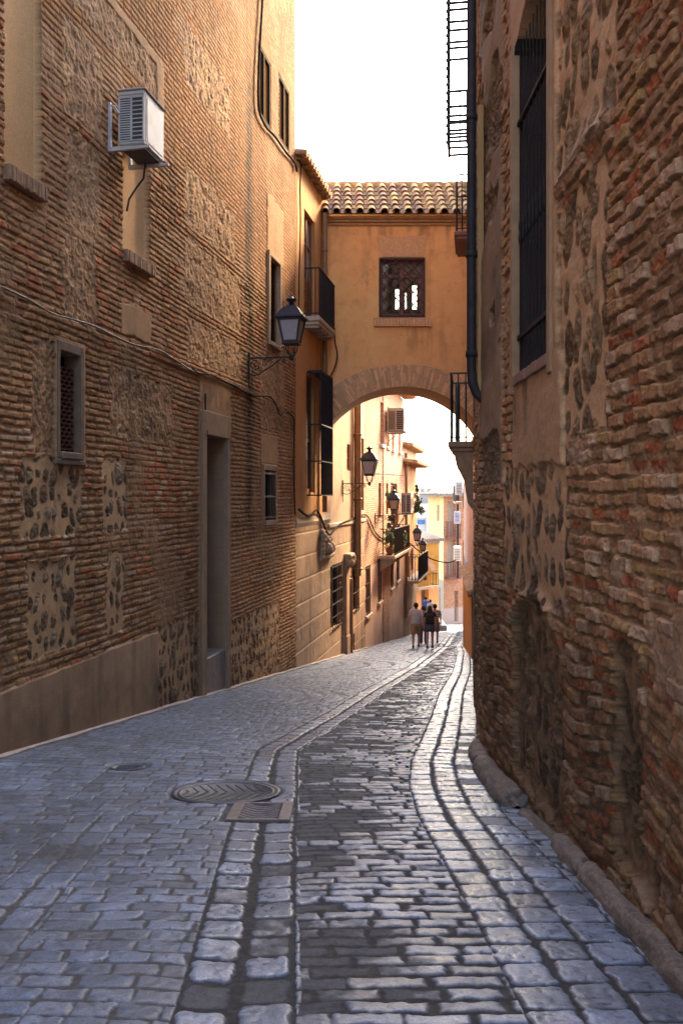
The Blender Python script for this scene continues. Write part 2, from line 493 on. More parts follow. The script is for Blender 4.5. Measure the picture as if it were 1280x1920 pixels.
# ------------------------------------------------------------------ the tall brick building on the left
M_BRICK = mat_attr('old_brick', .92, (70, .22), .45, 130)
LB = thing('brick_building', LW.pt(9.1, gz(9.1)), 0, 'tall old building of brick and rubble panels along the left side of the lane', 'building')
def build_left_wall():
    dd = list(np.arange(-8, 8.4, .12))
    while dd[-1] < 22.0: dd.append(dd[-1] + .0095 * (dd[-1] / 9) ** 1.5)
    dd[-1] = 22.0
    dd = np.array(dd)
    zz = [-3.3]
    while zz[-1] < 16.0: zz.append(zz[-1] + .0078 * (1 + max(0, zz[-1] - 6) * .10))
    zz = np.array(zz)
    Zg, D = np.meshgrid(zz, dd, indexing='ij')
    T = D * LW.k
    d = lambda px: LW.d(px) * LW.k
    n1 = fbm(T * .8, Zg * .8, 4, 11); n2 = fbm(T * 6, Zg * 6, 4, 12); n3 = fbm(T * 26, Zg * 26, 3, 13)
    m, hb, hb2, e, fr = bricks(T, Zg, .088, .27, 30, .36, .8)
    fine = ss(6.9, 7.6, Zg + .3 * n1 + .16 * np.maximum(0, D - 12))        # finer, flatter brickwork higher up
    mf, hbf, hbf2, ef, frf = bricks(T, Zg, .088, .26, 60, .30, .6)
    face = np.array([.31, .18, .095], np.float32) * (0.7 + .55 * hb)[..., None]
    red = (hb2 > .86)
    rz = rect(T, Zg, d(255), d(335), 1.2, 2.6, .15, 91, .2)
    red = red & (h2(np.floor(T * 3), np.floor(Zg * 9), 5) > .45) | ((rz > .5) & (hb > .45))
    face = np.where(red[..., None], C3((.33, .115, .055)) * (0.75 + .5 * hb)[..., None], face)
    pale = ((hb > .80) & (rect(T, Zg, 8, 15.0, -.6, 2.4, .3, 92, .3) > .5))
    face = np.where(pale[..., None], C3((.37, .27, .20)), face)
    mort = C3((.26, .172, .10)) * (1 + .25 * n2 + .2 * n3)[..., None]
    ero = ss(.25, .6, n1 + .5 * n2)                                     # eroded faces
    smear = ss(.05, .40, .6 * n1 + .6 * fbm(T * 2.2, Zg * 2.2, 4, 77))
    hB = (.016 * m * (1 - .5 * ero) * (.55 + .9 * hb2)) * (1 - .7 * smear) + .011 * smear + .009 * n2 + .005 * n3
    col = mort + (face * (1 + .30 * n3 + .2 * n2)[..., None] - mort) * (m * (1 - .55 * smear))[..., None]
    faceF = C3((.315, .15, .055)) * (.78 + .4 * hbf)[..., None]
    hF = .008 * mf + .005 * n2 + .0025 * n3
    colF = C3((.17, .095, .045)) * (1 + .25 * n3)[..., None]
    colF = colF + (faceF * (1 + .2 * n3)[..., None] - colF) * mf[..., None]
    h = hB + (hF - hB) * fine; col = col + (colF - col) * fine[..., None]
    # upper rubble panels (stone chips drowned in mortar) and plaster patches
    ms, rid, es = stones(T, Zg, .13, .15, 140, .55)
    rid_ = 1 - np.abs(fbm(T * 9, Zg * 6, 4, 141)) * 2.2
    rub = .014 * n2 + .010 * n3 + .010 * ms * (rid - .2) + .010 * rid_
    rcol = C3((.37, .24, .135)) * (.80 + .30 * n3 + .25 * n2 + .30 * np.clip(rid_, 0, 1))[..., None]
    rcol = rcol + (C3((.24, .17, .115)) * (.7 + .6 * rid)[..., None] - rcol) * (ms * .6)[..., None]
    for (a, b, z0, z1) in ((d(116), d(190), 6.32, 7.5), (d(122), d(186), 4.95, 6.15), (d(120), d(182), 3.75, 4.8), (d(112), d(300), 7.72, 8.3),
                           (d(346), d(450), 4.92, 6.0), (d(352), d(452), 3.95, 4.66), (d(346), d(440), 6.25, 7.2), (d(60), d(100), 2.1, 3.4),
                           (d(206), d(322), 2.42, 3.38), (d(488), d(532), 3.1, 4.7), (d(345), d(430), 8.6, 9.6)):
        q = rect(T, Zg, a, b, z0, z1, .03, 150, .09)
        h = h * (1 - q) + rub * q; col = col + (rcol - col) * q[..., None]
    # smooth plaster scars
    pl = C3((.36, .235, .135)) * (1 + .12 * n2 + .1 * n3)[..., None]
    for (a, b, z0, z1) in ((d(170), d(305), 8.28, 8.42), (d(292), d(306), 7.3, 8.4), (d(226), d(282), 3.9, 4.35), (d(372), d(432), 3.05, 3.75), (d(488), d(520), 2.35, 3.0),
                           (d(500), d(530), 7.1, 8.5)):
        q = rect(T, Zg, a, b, z0, z1, .02, 170, .06)
        h = h * (1 - q) + (.022 + .004 * n2) * q; col = col + (pl * .9 - col) * q[..., None]
    # dark stones in pale mortar
    ms, rid, es = stones(T, Zg, .19, .25, 200, .45, .05)
    hs = .008 * n2 + ms * (-.004 + .026 * ss(0, .08, es) * (.3 + rid)) + .014 * n3 * ms
    sc = C3((.165, .115, .075)) * (.6 + .8 * rid)[..., None] * (1 + .5 * n3)[..., None]
    sc = np.where((rid > .8)[..., None], C3((.21, .16, .12)) * (1 + .4 * n3)[..., None], sc)
    scol = C3((.43, .305, .19)) * (1 + .10 * n2 + .12 * n3)[..., None]
    scol = scol + (sc - scol) * ms[..., None]
    for (a, b, z0, z1) in ((d(36), d(152), 1.12, 2.06), (d(192), d(238), 1.12, 2.12), (d(50), d(140), -.27, .84), (d(200), d(231), -.3, .85),
                           (d(293), d(369), -2.6, -.44), (d(427), d(524), -3.3, -.87)):
        q = rect(T, Zg, a, b, z0, z1, .015, 210, .07)
        h = h * (1 - q) + hs * q; col = col + (scol - col) * q[..., None]
    # plinth of smooth render
    q = rect(T, Zg, -20, d(294), -5, -.5, .012, 230, .02)
    pc = C3((.33, .24, .17)) * (1 + .10 * n1 + .08 * n2)[..., None]
    pc = pc * (1 - .3 * ss(.1, .5, fbm(T * 3.5, Zg * .5, 3, 33)))[..., None]
    h = h * (1 - q) + (.028 + .003 * n2) * q; col = col + (pc - col) * q[..., None]
    # belt course below the cable
    q = rect(T, Zg, d(295), d(470), 3.72, 3.86, .012, 240, .01)
    h = h + .03 * q
    # rain stain beside the lamp, soot, lichen, rust
    st = np.exp(-((T - d(467) - .06 * vn(Zg * .8, Zg * 0, 4)) / (.27 + .10 * vn(Zg * 1.3, Zg * 0, 6) + .06 * n2)) ** 2) * ss(.2, 1.5, Zg + .5 * n1) * ss(11.5, 10, Zg)
    col = col * (1 - .72 * np.clip(st * (1 + .6 * n2), 0, 1))[..., None]
    rs = np.exp(-((T - d(455)) / .35) ** 2) * ss(-.9, -.2, Zg) * ss(1.3, .4, Zg) * ss(-.1, .5, n2 + .3)
    col = col + (C3((.40, .19, .05)) - col) * (.5 * rs)[..., None]
    li = np.exp(-((T - d(388)) / .09) ** 2) * ss(8.6, 9.2, Zg) * ss(10.6, 10, Zg) * ss(0, .4, n2 + .2)
    col = col + (C3((.5, .42, .16)) - col) * (.6 * li)[..., None]
    gr = ss(.15, .6, n1) * ss(4.6, 3.0, Zg) * ss(1.2, 2.6, Zg)
    col = col * (1 - .35 * gr)[..., None]
    dirt = ss(.9, 0, Zg - gz(D) + .25 * n2)
    col = col * (1 - .30 * dirt)[..., None]
    # big uneven weathering: paler washed areas, brown run-off streaks, soot under the belt
    big = fbm(T * .55 + 3, Zg * .75, 5, 801, .6); stv = ss(.12, .5, fbm(T * 3.2, Zg * .32, 4, 803))
    col = col * (1 + .34 * big)[..., None] * (1 - .24 * stv * ss(-.3, .4, big + .3))[..., None]
    wash = ss(.22, .5, fbm(T * .9, Zg * 1.4, 4, 805)) * .45
    col = col + (C3((.34, .24, .155)) * (1 + .2 * n3)[..., None] - col) * wash[..., None]
    soot = ss(.5, 0, np.abs(Zg - 3.35 + .35 * big)) * ss(-.1, .4, n2 + .5 * n1 + .2)
    col = col * (1 - .38 * soot)[..., None]
    # openings are real recesses in the wall
    def hole(a, b, z0, z1, dep, c=None):
        nonlocal h, col
        q = ((T > a) & (T < b) & (Zg > z0) & (Zg < z1))
        h = np.where(q, -dep, h)
        if c is not None:
            col = np.where(q[..., None], C3(c) * (1 + .06 * n2 + .05 * n3)[..., None], col)
    for (a, b, z0, z1) in ((d(101), d(156), 2.02, 3.52), (d(488), d(518), .86, 2.32), (d(371), d(430), -3.3, 3.12)):
        q = ((T > a) & (T < b) & (Zg > z0) & (Zg < z1)); h = np.where(q, .035 + .004 * n2, h)
        col = np.where(q[..., None], C3((.28, .195, .125)) * (1 + .10 * n2 + .1 * n3)[..., None], col)
    hole(d(8), d(77), 5.17, 12, .09, (.54, .385, .215))
    hole(d(230), d(280), 5.08, 6.6, .08, (.54, .40, .245))
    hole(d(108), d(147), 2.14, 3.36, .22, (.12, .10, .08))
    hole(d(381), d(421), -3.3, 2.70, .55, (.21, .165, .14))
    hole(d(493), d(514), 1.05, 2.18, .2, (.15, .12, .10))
    hole(d(503), d(522), 5.15, 7.1, .16, (.2, .15, .1))
    hole(d(482), d(507), 10.0, 11.55, .07, (.25, .17, .1))
    hole(d(522), d(542), 10.15, 11.7, .07, (.25, .17, .1))
    col = col * C3((1.16, 1.02, .84))
    nx, ny = 1 / LW.k, -.19 / LW.k
    X = LW.a + LW.b * D + nx * h; Y = D + ny * h
    loc = LB.location
    grid_mesh('wall', X - loc.x, Y - loc.y, Zg - loc.z, col, M_BRICK, LB)
build_left_wall()

def lf(d, n=0.0, z=0.0, base=None):
    """left-facade frame: place d along, n out of the wall, z up -> local coords of base thing"""
    p = Vector((LW.a + LW.b * d + n / LW.k, d - .19 * n / LW.k, z))
    return p - base.location if base is not None else p
# ------------------------------------------------------------------ the old wall on the right
RX = 1.50
def rd(px): return RX * FPX / (px - 640.0)
def rz(px, py): return EYE + (HY - py) / FPX * rd(px)
RB = thing('old_stone_building', (RX, 3.0, gz(3.0)), 0, 'rough medieval building of brick and rubble close by on the right', 'building')
def rpath(t):
    """plan of the right wall: straight, then bending away to the right"""
    s = np.linspace(-8, 17, 2501); hd = np.arctan(.142) * ss(8.5, 9.5, s)
    ds = s[1] - s[0]
    x = RX + np.concatenate([[0], np.cumsum(np.sin(hd[1:]) * ds)]); y = -8 + np.concatenate([[0], np.cumsum(np.cos(hd[1:]) * ds)])
    return np.interp(t, s, x), np.interp(t, s, y), np.interp(t, s, hd)

def build_right_wall():
    tt = list(np.arange(-8, 2.6, .07))
    while tt[-1] < 9.6: tt.append(tt[-1] + .0058 * (max(tt[-1], 3.4) / 3.4) ** 1.1)
    while tt[-1] < 14.4: tt.append(tt[-1] + .03)
    tt = np.array(tt)
    zz = [-2.3]
    while zz[-1] < 9.5: zz.append(zz[-1] + .0050 * (1 + max(0, zz[-1] - 4) * .22))
    zz = np.array(zz)
    Z, T = np.meshgrid(zz, tt, indexing='ij')
    n1 = fbm(T * .9, Z * .9, 4, 311); n2 = fbm(T * 6, Z * 6, 4, 312); n3 = fbm(T * 24, Z * 24, 4, 313); n4 = fbm(T * 70, Z * 70, 2, 314)
    # brick courses sag towards the niche arches low down
    sag = .10 * ss(1.2, 0, Z) * vn(T * .9, T * 0, 320)
    m, hb, hb2, e, fr = bricks(T, Z + sag, .086, .24, 330, .30, .9)
    gone = ss(.55, .85, hb + .45 * n2 + .35 * n1)
    face = C3((.285, .165, .09)) * (.62 + .7 * hb2)[..., None]
    face = np.where((hb > .84)[..., None], C3((.29, .105, .05)) * (.8 + .4 * hb2)[..., None], face)
    face = np.where((hb2 > .87)[..., None], C3((.36, .25, .175)), face)
    face = np.where(((hb > .30) & (hb < .40))[..., None], C3((.30, .19, .085)), face)
    face = face * (1 + .35 * n3 + .25 * n4)[..., None]
    mort = C3((.235, .16, .10)) * (1 + .25 * n2 + .25 * n3)[..., None]
    h = m * (.022 + .024 * (hb2 - .5)) * (1 - .8 * gone) + .009 * n2 + .005 * n3 + .012 * n3 * gone + .003 * n4
    col = mort + (face - mort) * m[..., None]
    # patches where render covers the courses
    q = ss(.30, .48, n1 + .35 * n2) * .75
    h = h * (1 - q) + (.022 + .012 * n2 + .006 * n3) * q
    col = col + (C3((.255, .18, .13)) * (1 + .2 * n3)[..., None] - col) * q[..., None]
    # rubble panels
    ms, rid, es = stones(T, Z, .205, .31, 400, .48, .045)
    hs = .010 * n2 + .004 * n3 + ms * (-.006 + .024 * ss(0, .08, es) * (.35 + rid) + .016 * n3 * ss(0, .04, es))
    sc = C3((.18, .122, .072)) * (.5 + 1.0 * rid)[..., None] * (1 + .55 * n3 + .3 * n4)[..., None]
    scol = C3((.44, .30, .185)) * (1 + .10 * n2 + .10 * n3)[..., None]
    scol = scol + (sc - scol) * ms[..., None]
    darker = C3((.13, .092, .066)) * (.5 + .9 * rid)[..., None] * (1 + .5 * n3)[..., None]
    R = lambda p, z0, z1, s, a=.03, so=.02: rect(T, Z, rd(p[1]), rd(p[0]), z0, z1, so, s, a)
    panels = [((1047, 1160), 3.75, 6.6), ((1047, 1143), 2.0, 3.55), ((944, 1066), .80, 1.85), ((985, 1066), 1.8, 2.35)]
    for i, (p, z0, z1) in enumerate(panels):
        q = R(p, z0, z1, 410 + i)
        cc = scol if i < 2 else scol + (darker - scol) * (ms * .8)[..., None]
        h = h * (1 - q) + hs * q; col = col + (cc - col) * q[..., None]
    # thick scar of mortar between the two upper panels
    ridge = np.exp(-((Z - (3.66 + .12 * np.sin((T - 4.6) * 2.2))) / .07) ** 2) * ((T > rd(1150)) & (T < rd(1047)))
    h = h + .035 * ridge; col = col + (C3((.31, .225, .165)) - col) * (ridge * .8)[..., None]
    # render round the barred window, streaked below its sill
    q = np.maximum(R((955, 1048), 2.5, 9.5, 430, .02), R((966, 1056), 1.85, 2.6, 431, .08))
    pcol = C3((.34, .225, .14)) * (1 + .10 * n2 + .10 * n3)[..., None]
    strk = ss(.0, .5, fbm(T * 7, Z * .9, 3, 435) + .2) * ss(1.9, 2.4, Z) * (Z < 2.72)
    pcol = pcol * (1 - .45 * strk)[..., None]
    lf_ = 1 - R((940, 962), 2.2, 9.5, 432, .03) * .9
    q = q * lf_
    h = h * (1 - q) + (.030 + .006 * n2 + .003 * n3) * q; col = col + (pcol - col) * q[..., None]
    # cement quoin strip at the corner
    q = R((902, 946), 1.72, 9.5, 440, .05)
    blk = ss(-.1, .4, fbm(T * 1.2, Z * 1.6, 3, 441))
    cem = C3((.245, .18, .13)) * (1 + .12 * n2 + .08 * n3)[..., None] * (.85 - .3 * blk)[..., None]
    brk = ss(.02, .14, fbm(T * 1.2, Z * 1.5, 3, 443) + .15 * n2)
    h = h * (1 - q) + (.040 + .010 * n2 - .045 * brk + .03 * n3 * brk) * q
    col = col + (cem * (1 - .3 * brk[..., None]) - col) * q[..., None]
    big = fbm(T * .8 + 9, Z * .8, 5, 821, .6); col = col * (1 + .30 * big)[..., None]
    # niches with dark rubble and the drain hole
    def niche(p0, p1, z0, z1, dep, s):
        nonlocal h, col
        a, b = rd(p1), rd(p0); c = (a + b) / 2; w = (b - a) / 2
        top = z1 - .30 * w * 2 * ((T - c) / w) ** 2 * .6
        ee = np.minimum(np.minimum(T - a, b - T), np.minimum(Z - z0, top - Z)) + .06 * n2 + .03 * n3
        q = ss(-.008, .012, ee)
        inn = -dep + hs * 1.3 + .02 * n2
        ic = C3((.24, .16, .10)) * (1 + .5 * n3)[..., None]; ic = ic + (sc * .9 - ic) * ms[..., None]
        h = h * (1 - q) + inn * q; col = col + (ic - col) * q[..., None]
        arch = np.exp(-((top + .05 - Z) / .05) ** 2) * ((T > a - .06) & (T < b + .06))
        h = h + .03 * arch
    niche(962, 1060, -.75, .80, .050, 450)
    niche(1152, 1204, -.35, .86, .045, 451)
    ee = .095 - np.sqrt(((T - rd(1217)) / 1.5) ** 2 + ((Z - rz(1217, 1642)) * .75) ** 2) + .012 * n2
    q = ss(-.006, .012, ee)
    h = h * (1 - q) - .16 * q; col = col * (1 - .9 * q)[..., None]
    # soot and damp: darker near the foot, streaked
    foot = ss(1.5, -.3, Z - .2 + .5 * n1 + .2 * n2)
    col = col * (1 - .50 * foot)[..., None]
    og = ss(.1, .5, n1 + .4 * n2) * ss(.9, .2, Z) * ss(5.2, 4.0, T)
    col = col + (C3((.20, .12, .04)) - col) * (.35 * og)[..., None]
    # far face beyond the bend: ragged brick ends
    far = ss(8.9, 9.3, T)
    col = col * (1 - far[..., None] * .12); h = h * (1 + far * .5)
    # barred window opening
    q = (T > rd(1036)) & (T < rd(970)) & (Z > 2.62) & (Z < 5.35 + .22 * np.sin(np.pi * np.clip((T - rd(1036)) / (rd(970) - rd(1036)), 0, 1)))
    h = np.where(q, -1.1, h)
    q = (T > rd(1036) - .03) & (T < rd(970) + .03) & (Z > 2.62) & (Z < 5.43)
    col = np.where(q[..., None], C3((.035, .03, .035)), col)  # opening and its reveals painted near black for the shade inside
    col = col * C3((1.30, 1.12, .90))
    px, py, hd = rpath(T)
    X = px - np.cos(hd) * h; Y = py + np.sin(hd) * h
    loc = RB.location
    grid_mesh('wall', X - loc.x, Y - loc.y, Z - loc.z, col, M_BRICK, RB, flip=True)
build_right_wall()
# ------------------------------------------------------------------ facades further down the lane
class Face:
    def __init__(self, p0, p1, sign=1):
        self.p0 = Vector((p0[0], p0[1], 0)); d = Vector((p1[0] - p0[0], p1[1] - p0[1], 0))
        self.L = d.length; self.dir = d.normalized(); self.n = Vector((self.dir.y, -self.dir.x, 0)) * sign
    def u(self, px):
        k = (px - 640) / FPX
        return -(self.p0.x - k * self.p0.y) / (self.dir.x - k * self.dir.y)
    def dep(self, px): return self.p0.y + self.u(px) * self.dir.y
    def z(self, px, py): return EYE + (HY - py) / FPX * self.dep(px)
    def P(self, u, n, z): return self.p0 + self.dir * u + self.n * n + Vector((0, 0, z))
    def M(self, u, n, z, base=None):
        """matrix: local x along, y outward, z up"""
        o = self.P(u, n, z) - (base.location if base is not None else Vector((0, 0, 0)))
        return Matrix(((self.dir.x, self.n.x, 0, o.x), (self.dir.y, self.n.y, 0, o.y), (0, 0, 1, o.z), (0, 0, 0, 1)))
LF = Face(LW.pt(0)[:2], LW.pt(10)[:2], 1)

M_IRON = mat('black_iron', (.012, .013, .016), (.03, .028, .028), 30, .55, .15, 90, metal=.3)
M_RUST = mat('rusty_iron', (.09, .055, .035), (.05, .032, .024), 25, .7, .2, 90, metal=.3)
M_WOOD = mat('varnished_wood', (.24, .085, .022), (.14, .05, .016), 9, .5, .2, 60, stretch=(6, 6, .8))
M_DWOOD = mat('dark_wood', (.055, .028, .016), (.028, .016, .01), 9, .95, .2, 60, stretch=(6, 6, .8), spec=.06)
M_REDW = mat('red_wood', (.24, .07, .05), (.16, .05, .04), 9, .5, .15, 60, stretch=(6, 6, .8))
M_GLASS = mat('window_glass', (.03, .034, .04), (.045, .05, .055), 2, .06, 0, spec=.9)
M_SKYGLASS = mat('sky_reflection_glass', (.30, .30, .33), (.22, .22, .25), 60, .35, .3, 220, spec=.6)  # sky reflection put into the pane as a pale colour
M_WHITE = mat('white_paint', (.70, .68, .64), (.55, .52, .47), 3, .45, .05, 60)
M_CREAM = mat('cream_stone', (.52, .42, .31), (.40, .31, .22), 5, .85, .25, 50)
M_PLAST = mat_attr('lime_plaster', .9, (30, .10), .25, 60)
M_FACE = mat_attr('house_masonry', .9, (40, .16), .3, 80)
M_TILE_A = mat('roof_tile', (.42, .27, .14), (.26, .15, .085), 4, .9, .4, 50, c3=(.46, .36, .20), s3=5)
M_PIPE = mat('painted_pipe', (.022, .018, .020), (.04, .032, .032), 8, .6, .1, 50, spec=.2)
M_BROWNPIPE = mat('brown_pipe', (.26, .145, .07), (.20, .11, .05), 8, .5, .1, 50)
M_DARK = mat('room_dark', (.008, .007, .007), (.012, .011, .010), 3, 1.0, 0, spec=0)
M_LEAF = mat('leaves', (.055, .10, .022), (.10, .15, .035), 20, .6, .1, 60)
M_LEAF2 = mat('dark_leaves', (.022, .045, .016), (.04, .065, .022), 20, .6, .1, 60)
M_TERRA = mat('terracotta', (.35, .15, .07), (.25, .10, .05), 12, .85, .2, 50)

def face_wall(base, F, u0, u1, z0, z1, fn, du, dz, mtl, name='wall', holes=()):
    us = list(np.arange(u0, u1, du)) + [u1]; zs = list(np.arange(z0, z1, dz)) + [z1]
    for (a, b, c, d, dep) in holes:
        us += [a - .002, a + .002, b - .002, b + .002]; zs += [c - .002, c + .002, d - .002, d + .002]
    us = np.unique(np.clip(us, u0, u1)); zs = np.unique(np.clip(zs, z0, z1))
    Z, U = np.meshgrid(zs, us, indexing='ij')
    n1 = fbm(U * .8 + F.p0.y, Z * .8, 4, 611); n2 = fbm(U * 5 + F.p0.y, Z * 5, 4, 612); n3 = fbm(U * 18, Z * 18, 3, 613)
    h, col = fn(U, Z, n1, n2, n3)
    for (a, b, c, d, dep) in holes:
        q = (U > a) & (U < b) & (Z > c) & (Z < d); h = np.where(q, -dep, h)
    p0, dr, n = F.p0, F.dir, F.n; loc = base.location
    X = p0.x + dr.x * U + n.x * h - loc.x; Y = p0.y + dr.y * U + n.y * h - loc.y
    return grid_mesh(name, X, Y, Z - loc.z, col, mtl, base, flip=(dr.x * n.y - dr.y * n.x) > 0)

def body(base, F, u0, u1, z0, z1, depth, mtl, back=.7, name='back_wall'):
    """the rest of the house behind its front"""
    mb = MB().box(u0, u1, -depth, -back, z0, z1)
    mb.xf(F.M(0, 0, 0, base))
    return mb.build(name, mtl, base)

def plaster(c, streak=.25, blotch=.12):
    def fn(U, Z, n1, n2, n3):
        col = C3(c) * (1 + blotch * n1 + .10 * n2 + .06 * n3)[..., None]
        s = ss(.15, .6, fbm(U * 3, Z * .35, 3, 640)); col = col * (1 - streak * s)[..., None]
        return .004 * n2 + .006 * n1, col
    return fn
def brickface(c1, cm, pitch=.085, amp=.012):
    def fn(U, Z, n1, n2, n3):
        m, hb, hb2, e, fr = bricks(U, Z, pitch, .27, 650, .30, .5)
        col = C3(cm) * (1 + .15 * n2)[..., None]
        f = C3(c1) * (.75 + .45 * hb)[..., None] * (1 + .12 * n1)[..., None]
        return amp * m + .004 * n2, col + (f - col) * m[..., None]
    return fn
def ashlar(c, cj, pw=1.0, ph=.62, s=660):
    def fn(U, Z, n1, n2, n3):
        r = Z / ph; row = np.floor(r); fr = r - row
        b = U / pw + .5 * (row % 2) + .3 * h2(row, row * 0, s); bi = np.floor(b); fb = b - bi
        e = np.minimum((.5 - np.abs(fr - .5)) * ph, (.5 - np.abs(fb - .5)) * pw) + .008 * n2
        m = ss(.012, .03, e); hb = h2(bi, row, s + 1)
        f = C3(c) * (.86 + .26 * hb)[..., None] * (1 + .16 * n2 + .10 * n3)[..., None]
        st = ss(.05, .55, fbm(U * 2.2, Z * .45, 3, s + 4)); f = f * (1 - .38 * st)[..., None]
        j = C3(cj) * (1 + .1 * n2)[..., None]
        return .014 * m + .006 * n2, j + (f - j) * m[..., None]
    return fn

def win(base, F, u0, u1, z0, z1, dep, frame=M_WOOD, kind='glass', fw=.07, mull=1, rails=(), grille=0, gz_=(), gout=.03, gm=M_IRON, label=None, name='window', pane=None):
    """a window: frame, pane and grille, set in an opening whose back is at -dep"""
    mb = MB(); w, h = u1 - u0, z1 - z0; y0, y1 = -dep + .012, -dep + .075
    mb.box(0, fw, y0, y1, 0, h); mb.box(w - fw, w, y0, y1, 0, h); mb.box(fw, w - fw, y0, y1, h - fw, h); mb.box(fw, w - fw, y0, y1, 0, fw)
    for k in range(1, mull + 1):
        c = w * k / (mull + 1); mb.box(c - fw * .5, c + fw * .5, y0, y1 + .004, fw, h - fw)
    for r in rails:
        mb.box(fw, w - fw, y0, y1 - .006, h * r - fw * .4, h * r + fw * .4)
    if kind == 'shutter':
        n = max(4, int(h / .09))
        for k in range(n):
            zc = fw + (h - 2 * fw) * (k + .5) / n
            mb.hexa([(fw, y0, zc - .03), (w - fw, y0, zc - .03), (w - fw, y0 + .014, zc - .03), (fw, y0 + .014, zc - .03)],
                    [(fw, y0 + .02, zc + .02), (w - fw, y0 + .02, zc + .02), (w - fw, y0 + .034, zc + .02), (fw, y0 + .034, zc + .02)])
    mb.xf(F.M(u0, 0, z0, base)); o = mb.build(name, frame, base, label)
    p = MB().box(fw * .8, w - fw * .8, -dep + .004, -dep + .03, fw * .8, h - fw * .8).xf(F.M(u0, 0, z0, base))
    p.build('pane', pane or (M_GLASS if kind == 'glass' else M_DARK), o)
    if grille:
        g = MB()
        for k in range(grille):
            c = w * (k + .5) / grille
            g.tube([(c, gout, -.04), (c, gout, h + .04)], .011, 6)
        for r in gz_:
            g.box(-.03, w + .03, gout - .008, gout + .008, h * r - .02, h * r + .02)
        g.xf(F.M(u0, 0, z0, base)); g.build('grille', gm, o)
    return o

def railing(base_obj, F, ref, u0, u1, n0, n1, z0, z1, step=.12, r=.011, mtl=M_IRON, name='railing'):
    g = MB()
    g.box(u0, u1, n1 - .02, n1 + .02, z1 - .03, z1); g.box(u0, u0 + .04, n0, n1 - .02, z1 - .03, z1); g.box(u1 - .04, u1, n0, n1 - .02, z1 - .03, z1)
    g.box(u0, u1, n1 - .015, n1 + .015, z0 + .06, z0 + .085); g.box(u0 + .005, u0 + .035, n0, n1 - .015, z0 + .06, z0 + .085); g.box(u1 - .035, u1 - .005, n0, n1 - .015, z0 + .06, z0 + .085)
    n = max(2, int((u1 - u0) / step))
    for k in range(n + 1):
        c = u0 + .015 + (u1 - u0 - .03) * k / n
        g.tube([(c, n1, z0), (c, n1, z1 - .03)], r, 6)
    n = max(2, int((n1 - n0) / step))
    for k in range(1, n):
        c = n0 + (n1 - n0) * k / n
        for uu in (u0 + .02, u1 - .02):
            g.tube([(uu, c, z0), (uu, c, z1 - .03)], r, 6)
    g.xf(F.M(0, 0, 0, ref)); return g.build(name, mtl, base_obj)

def eave(base, F, u0, u1, z, out=.4, rise=.12, tile=.30, mtl=None, name='eave'):
    mb = MB()
    mb.hexa([(u0, -.3, z), (u1, -.3, z), (u1, out, z - rise), (u0, out, z - rise)], [(u0, -.3, z + .08), (u1, -.3, z + .08), (u1, out, z - rise + .06), (u0, out, z - rise + .06)])
    n = int((u1 - u0) / tile)
    for k in range(n):
        c = u0 + (k + .5) * (u1 - u0) / n
        mb.tube([(c, -.3, z + .12), (c, out + .08, z - rise + .07)], tile * .36, 8)
    k = u0 + .2
    while k < u1:
        mb.box(k, k + .09, 0, out - .05, z - rise - .06, z - rise + .03); k += .5
    mb.xf(F.M(0, 0, 0, base)); return mb.build(name, mtl or M_TILE_A, base)

def U(px): return LF.u(px)
# ---- tall brick building: body, windows, door
body(LB, LF, LF.u(-100) if False else -8, 22.0 * LW.k - .01, gz(9.1) - 2.2, 16.4, 6, mat('plain_render', (.35, .25, .17)), .62)
bs = MB().box(-.0, .6, -.62, .035, -3.4, 16.2).xf(LF.M(22.0 * LW.k - .605, 0, 0, LB))
def brick_sill(u0, u1, z, parent, base, F=LF, out=.10, hgt=.17):
    mb = MB(); n = int((u1 - u0) / .055)
    for k in range(n):
        a = u0 + (u1 - u0) * k / n; b = u0 + (u1 - u0) * (k + 1) / n - .012
        j = random.uniform(-.012, .012)
        mb.box(a, b, -.10, out + j, z - hgt + random.uniform(-.008, .008), z, bev=.008)
    mb.box(u0, u1, -.10, out - .03, z - hgt + .02, z - .012)
    mb.xf(F.M(0, 0, 0, base)); return mb.build('sill', M_SILL, parent)
M_SILL = mat('sill_brick', (.38, .22, .12), (.27, .155, .085), 14, .9, .4, 60)
brick_sill(U(5), U(78), 5.17, LB, LB); brick_sill(U(229), U(281), 5.08, LB, LB)
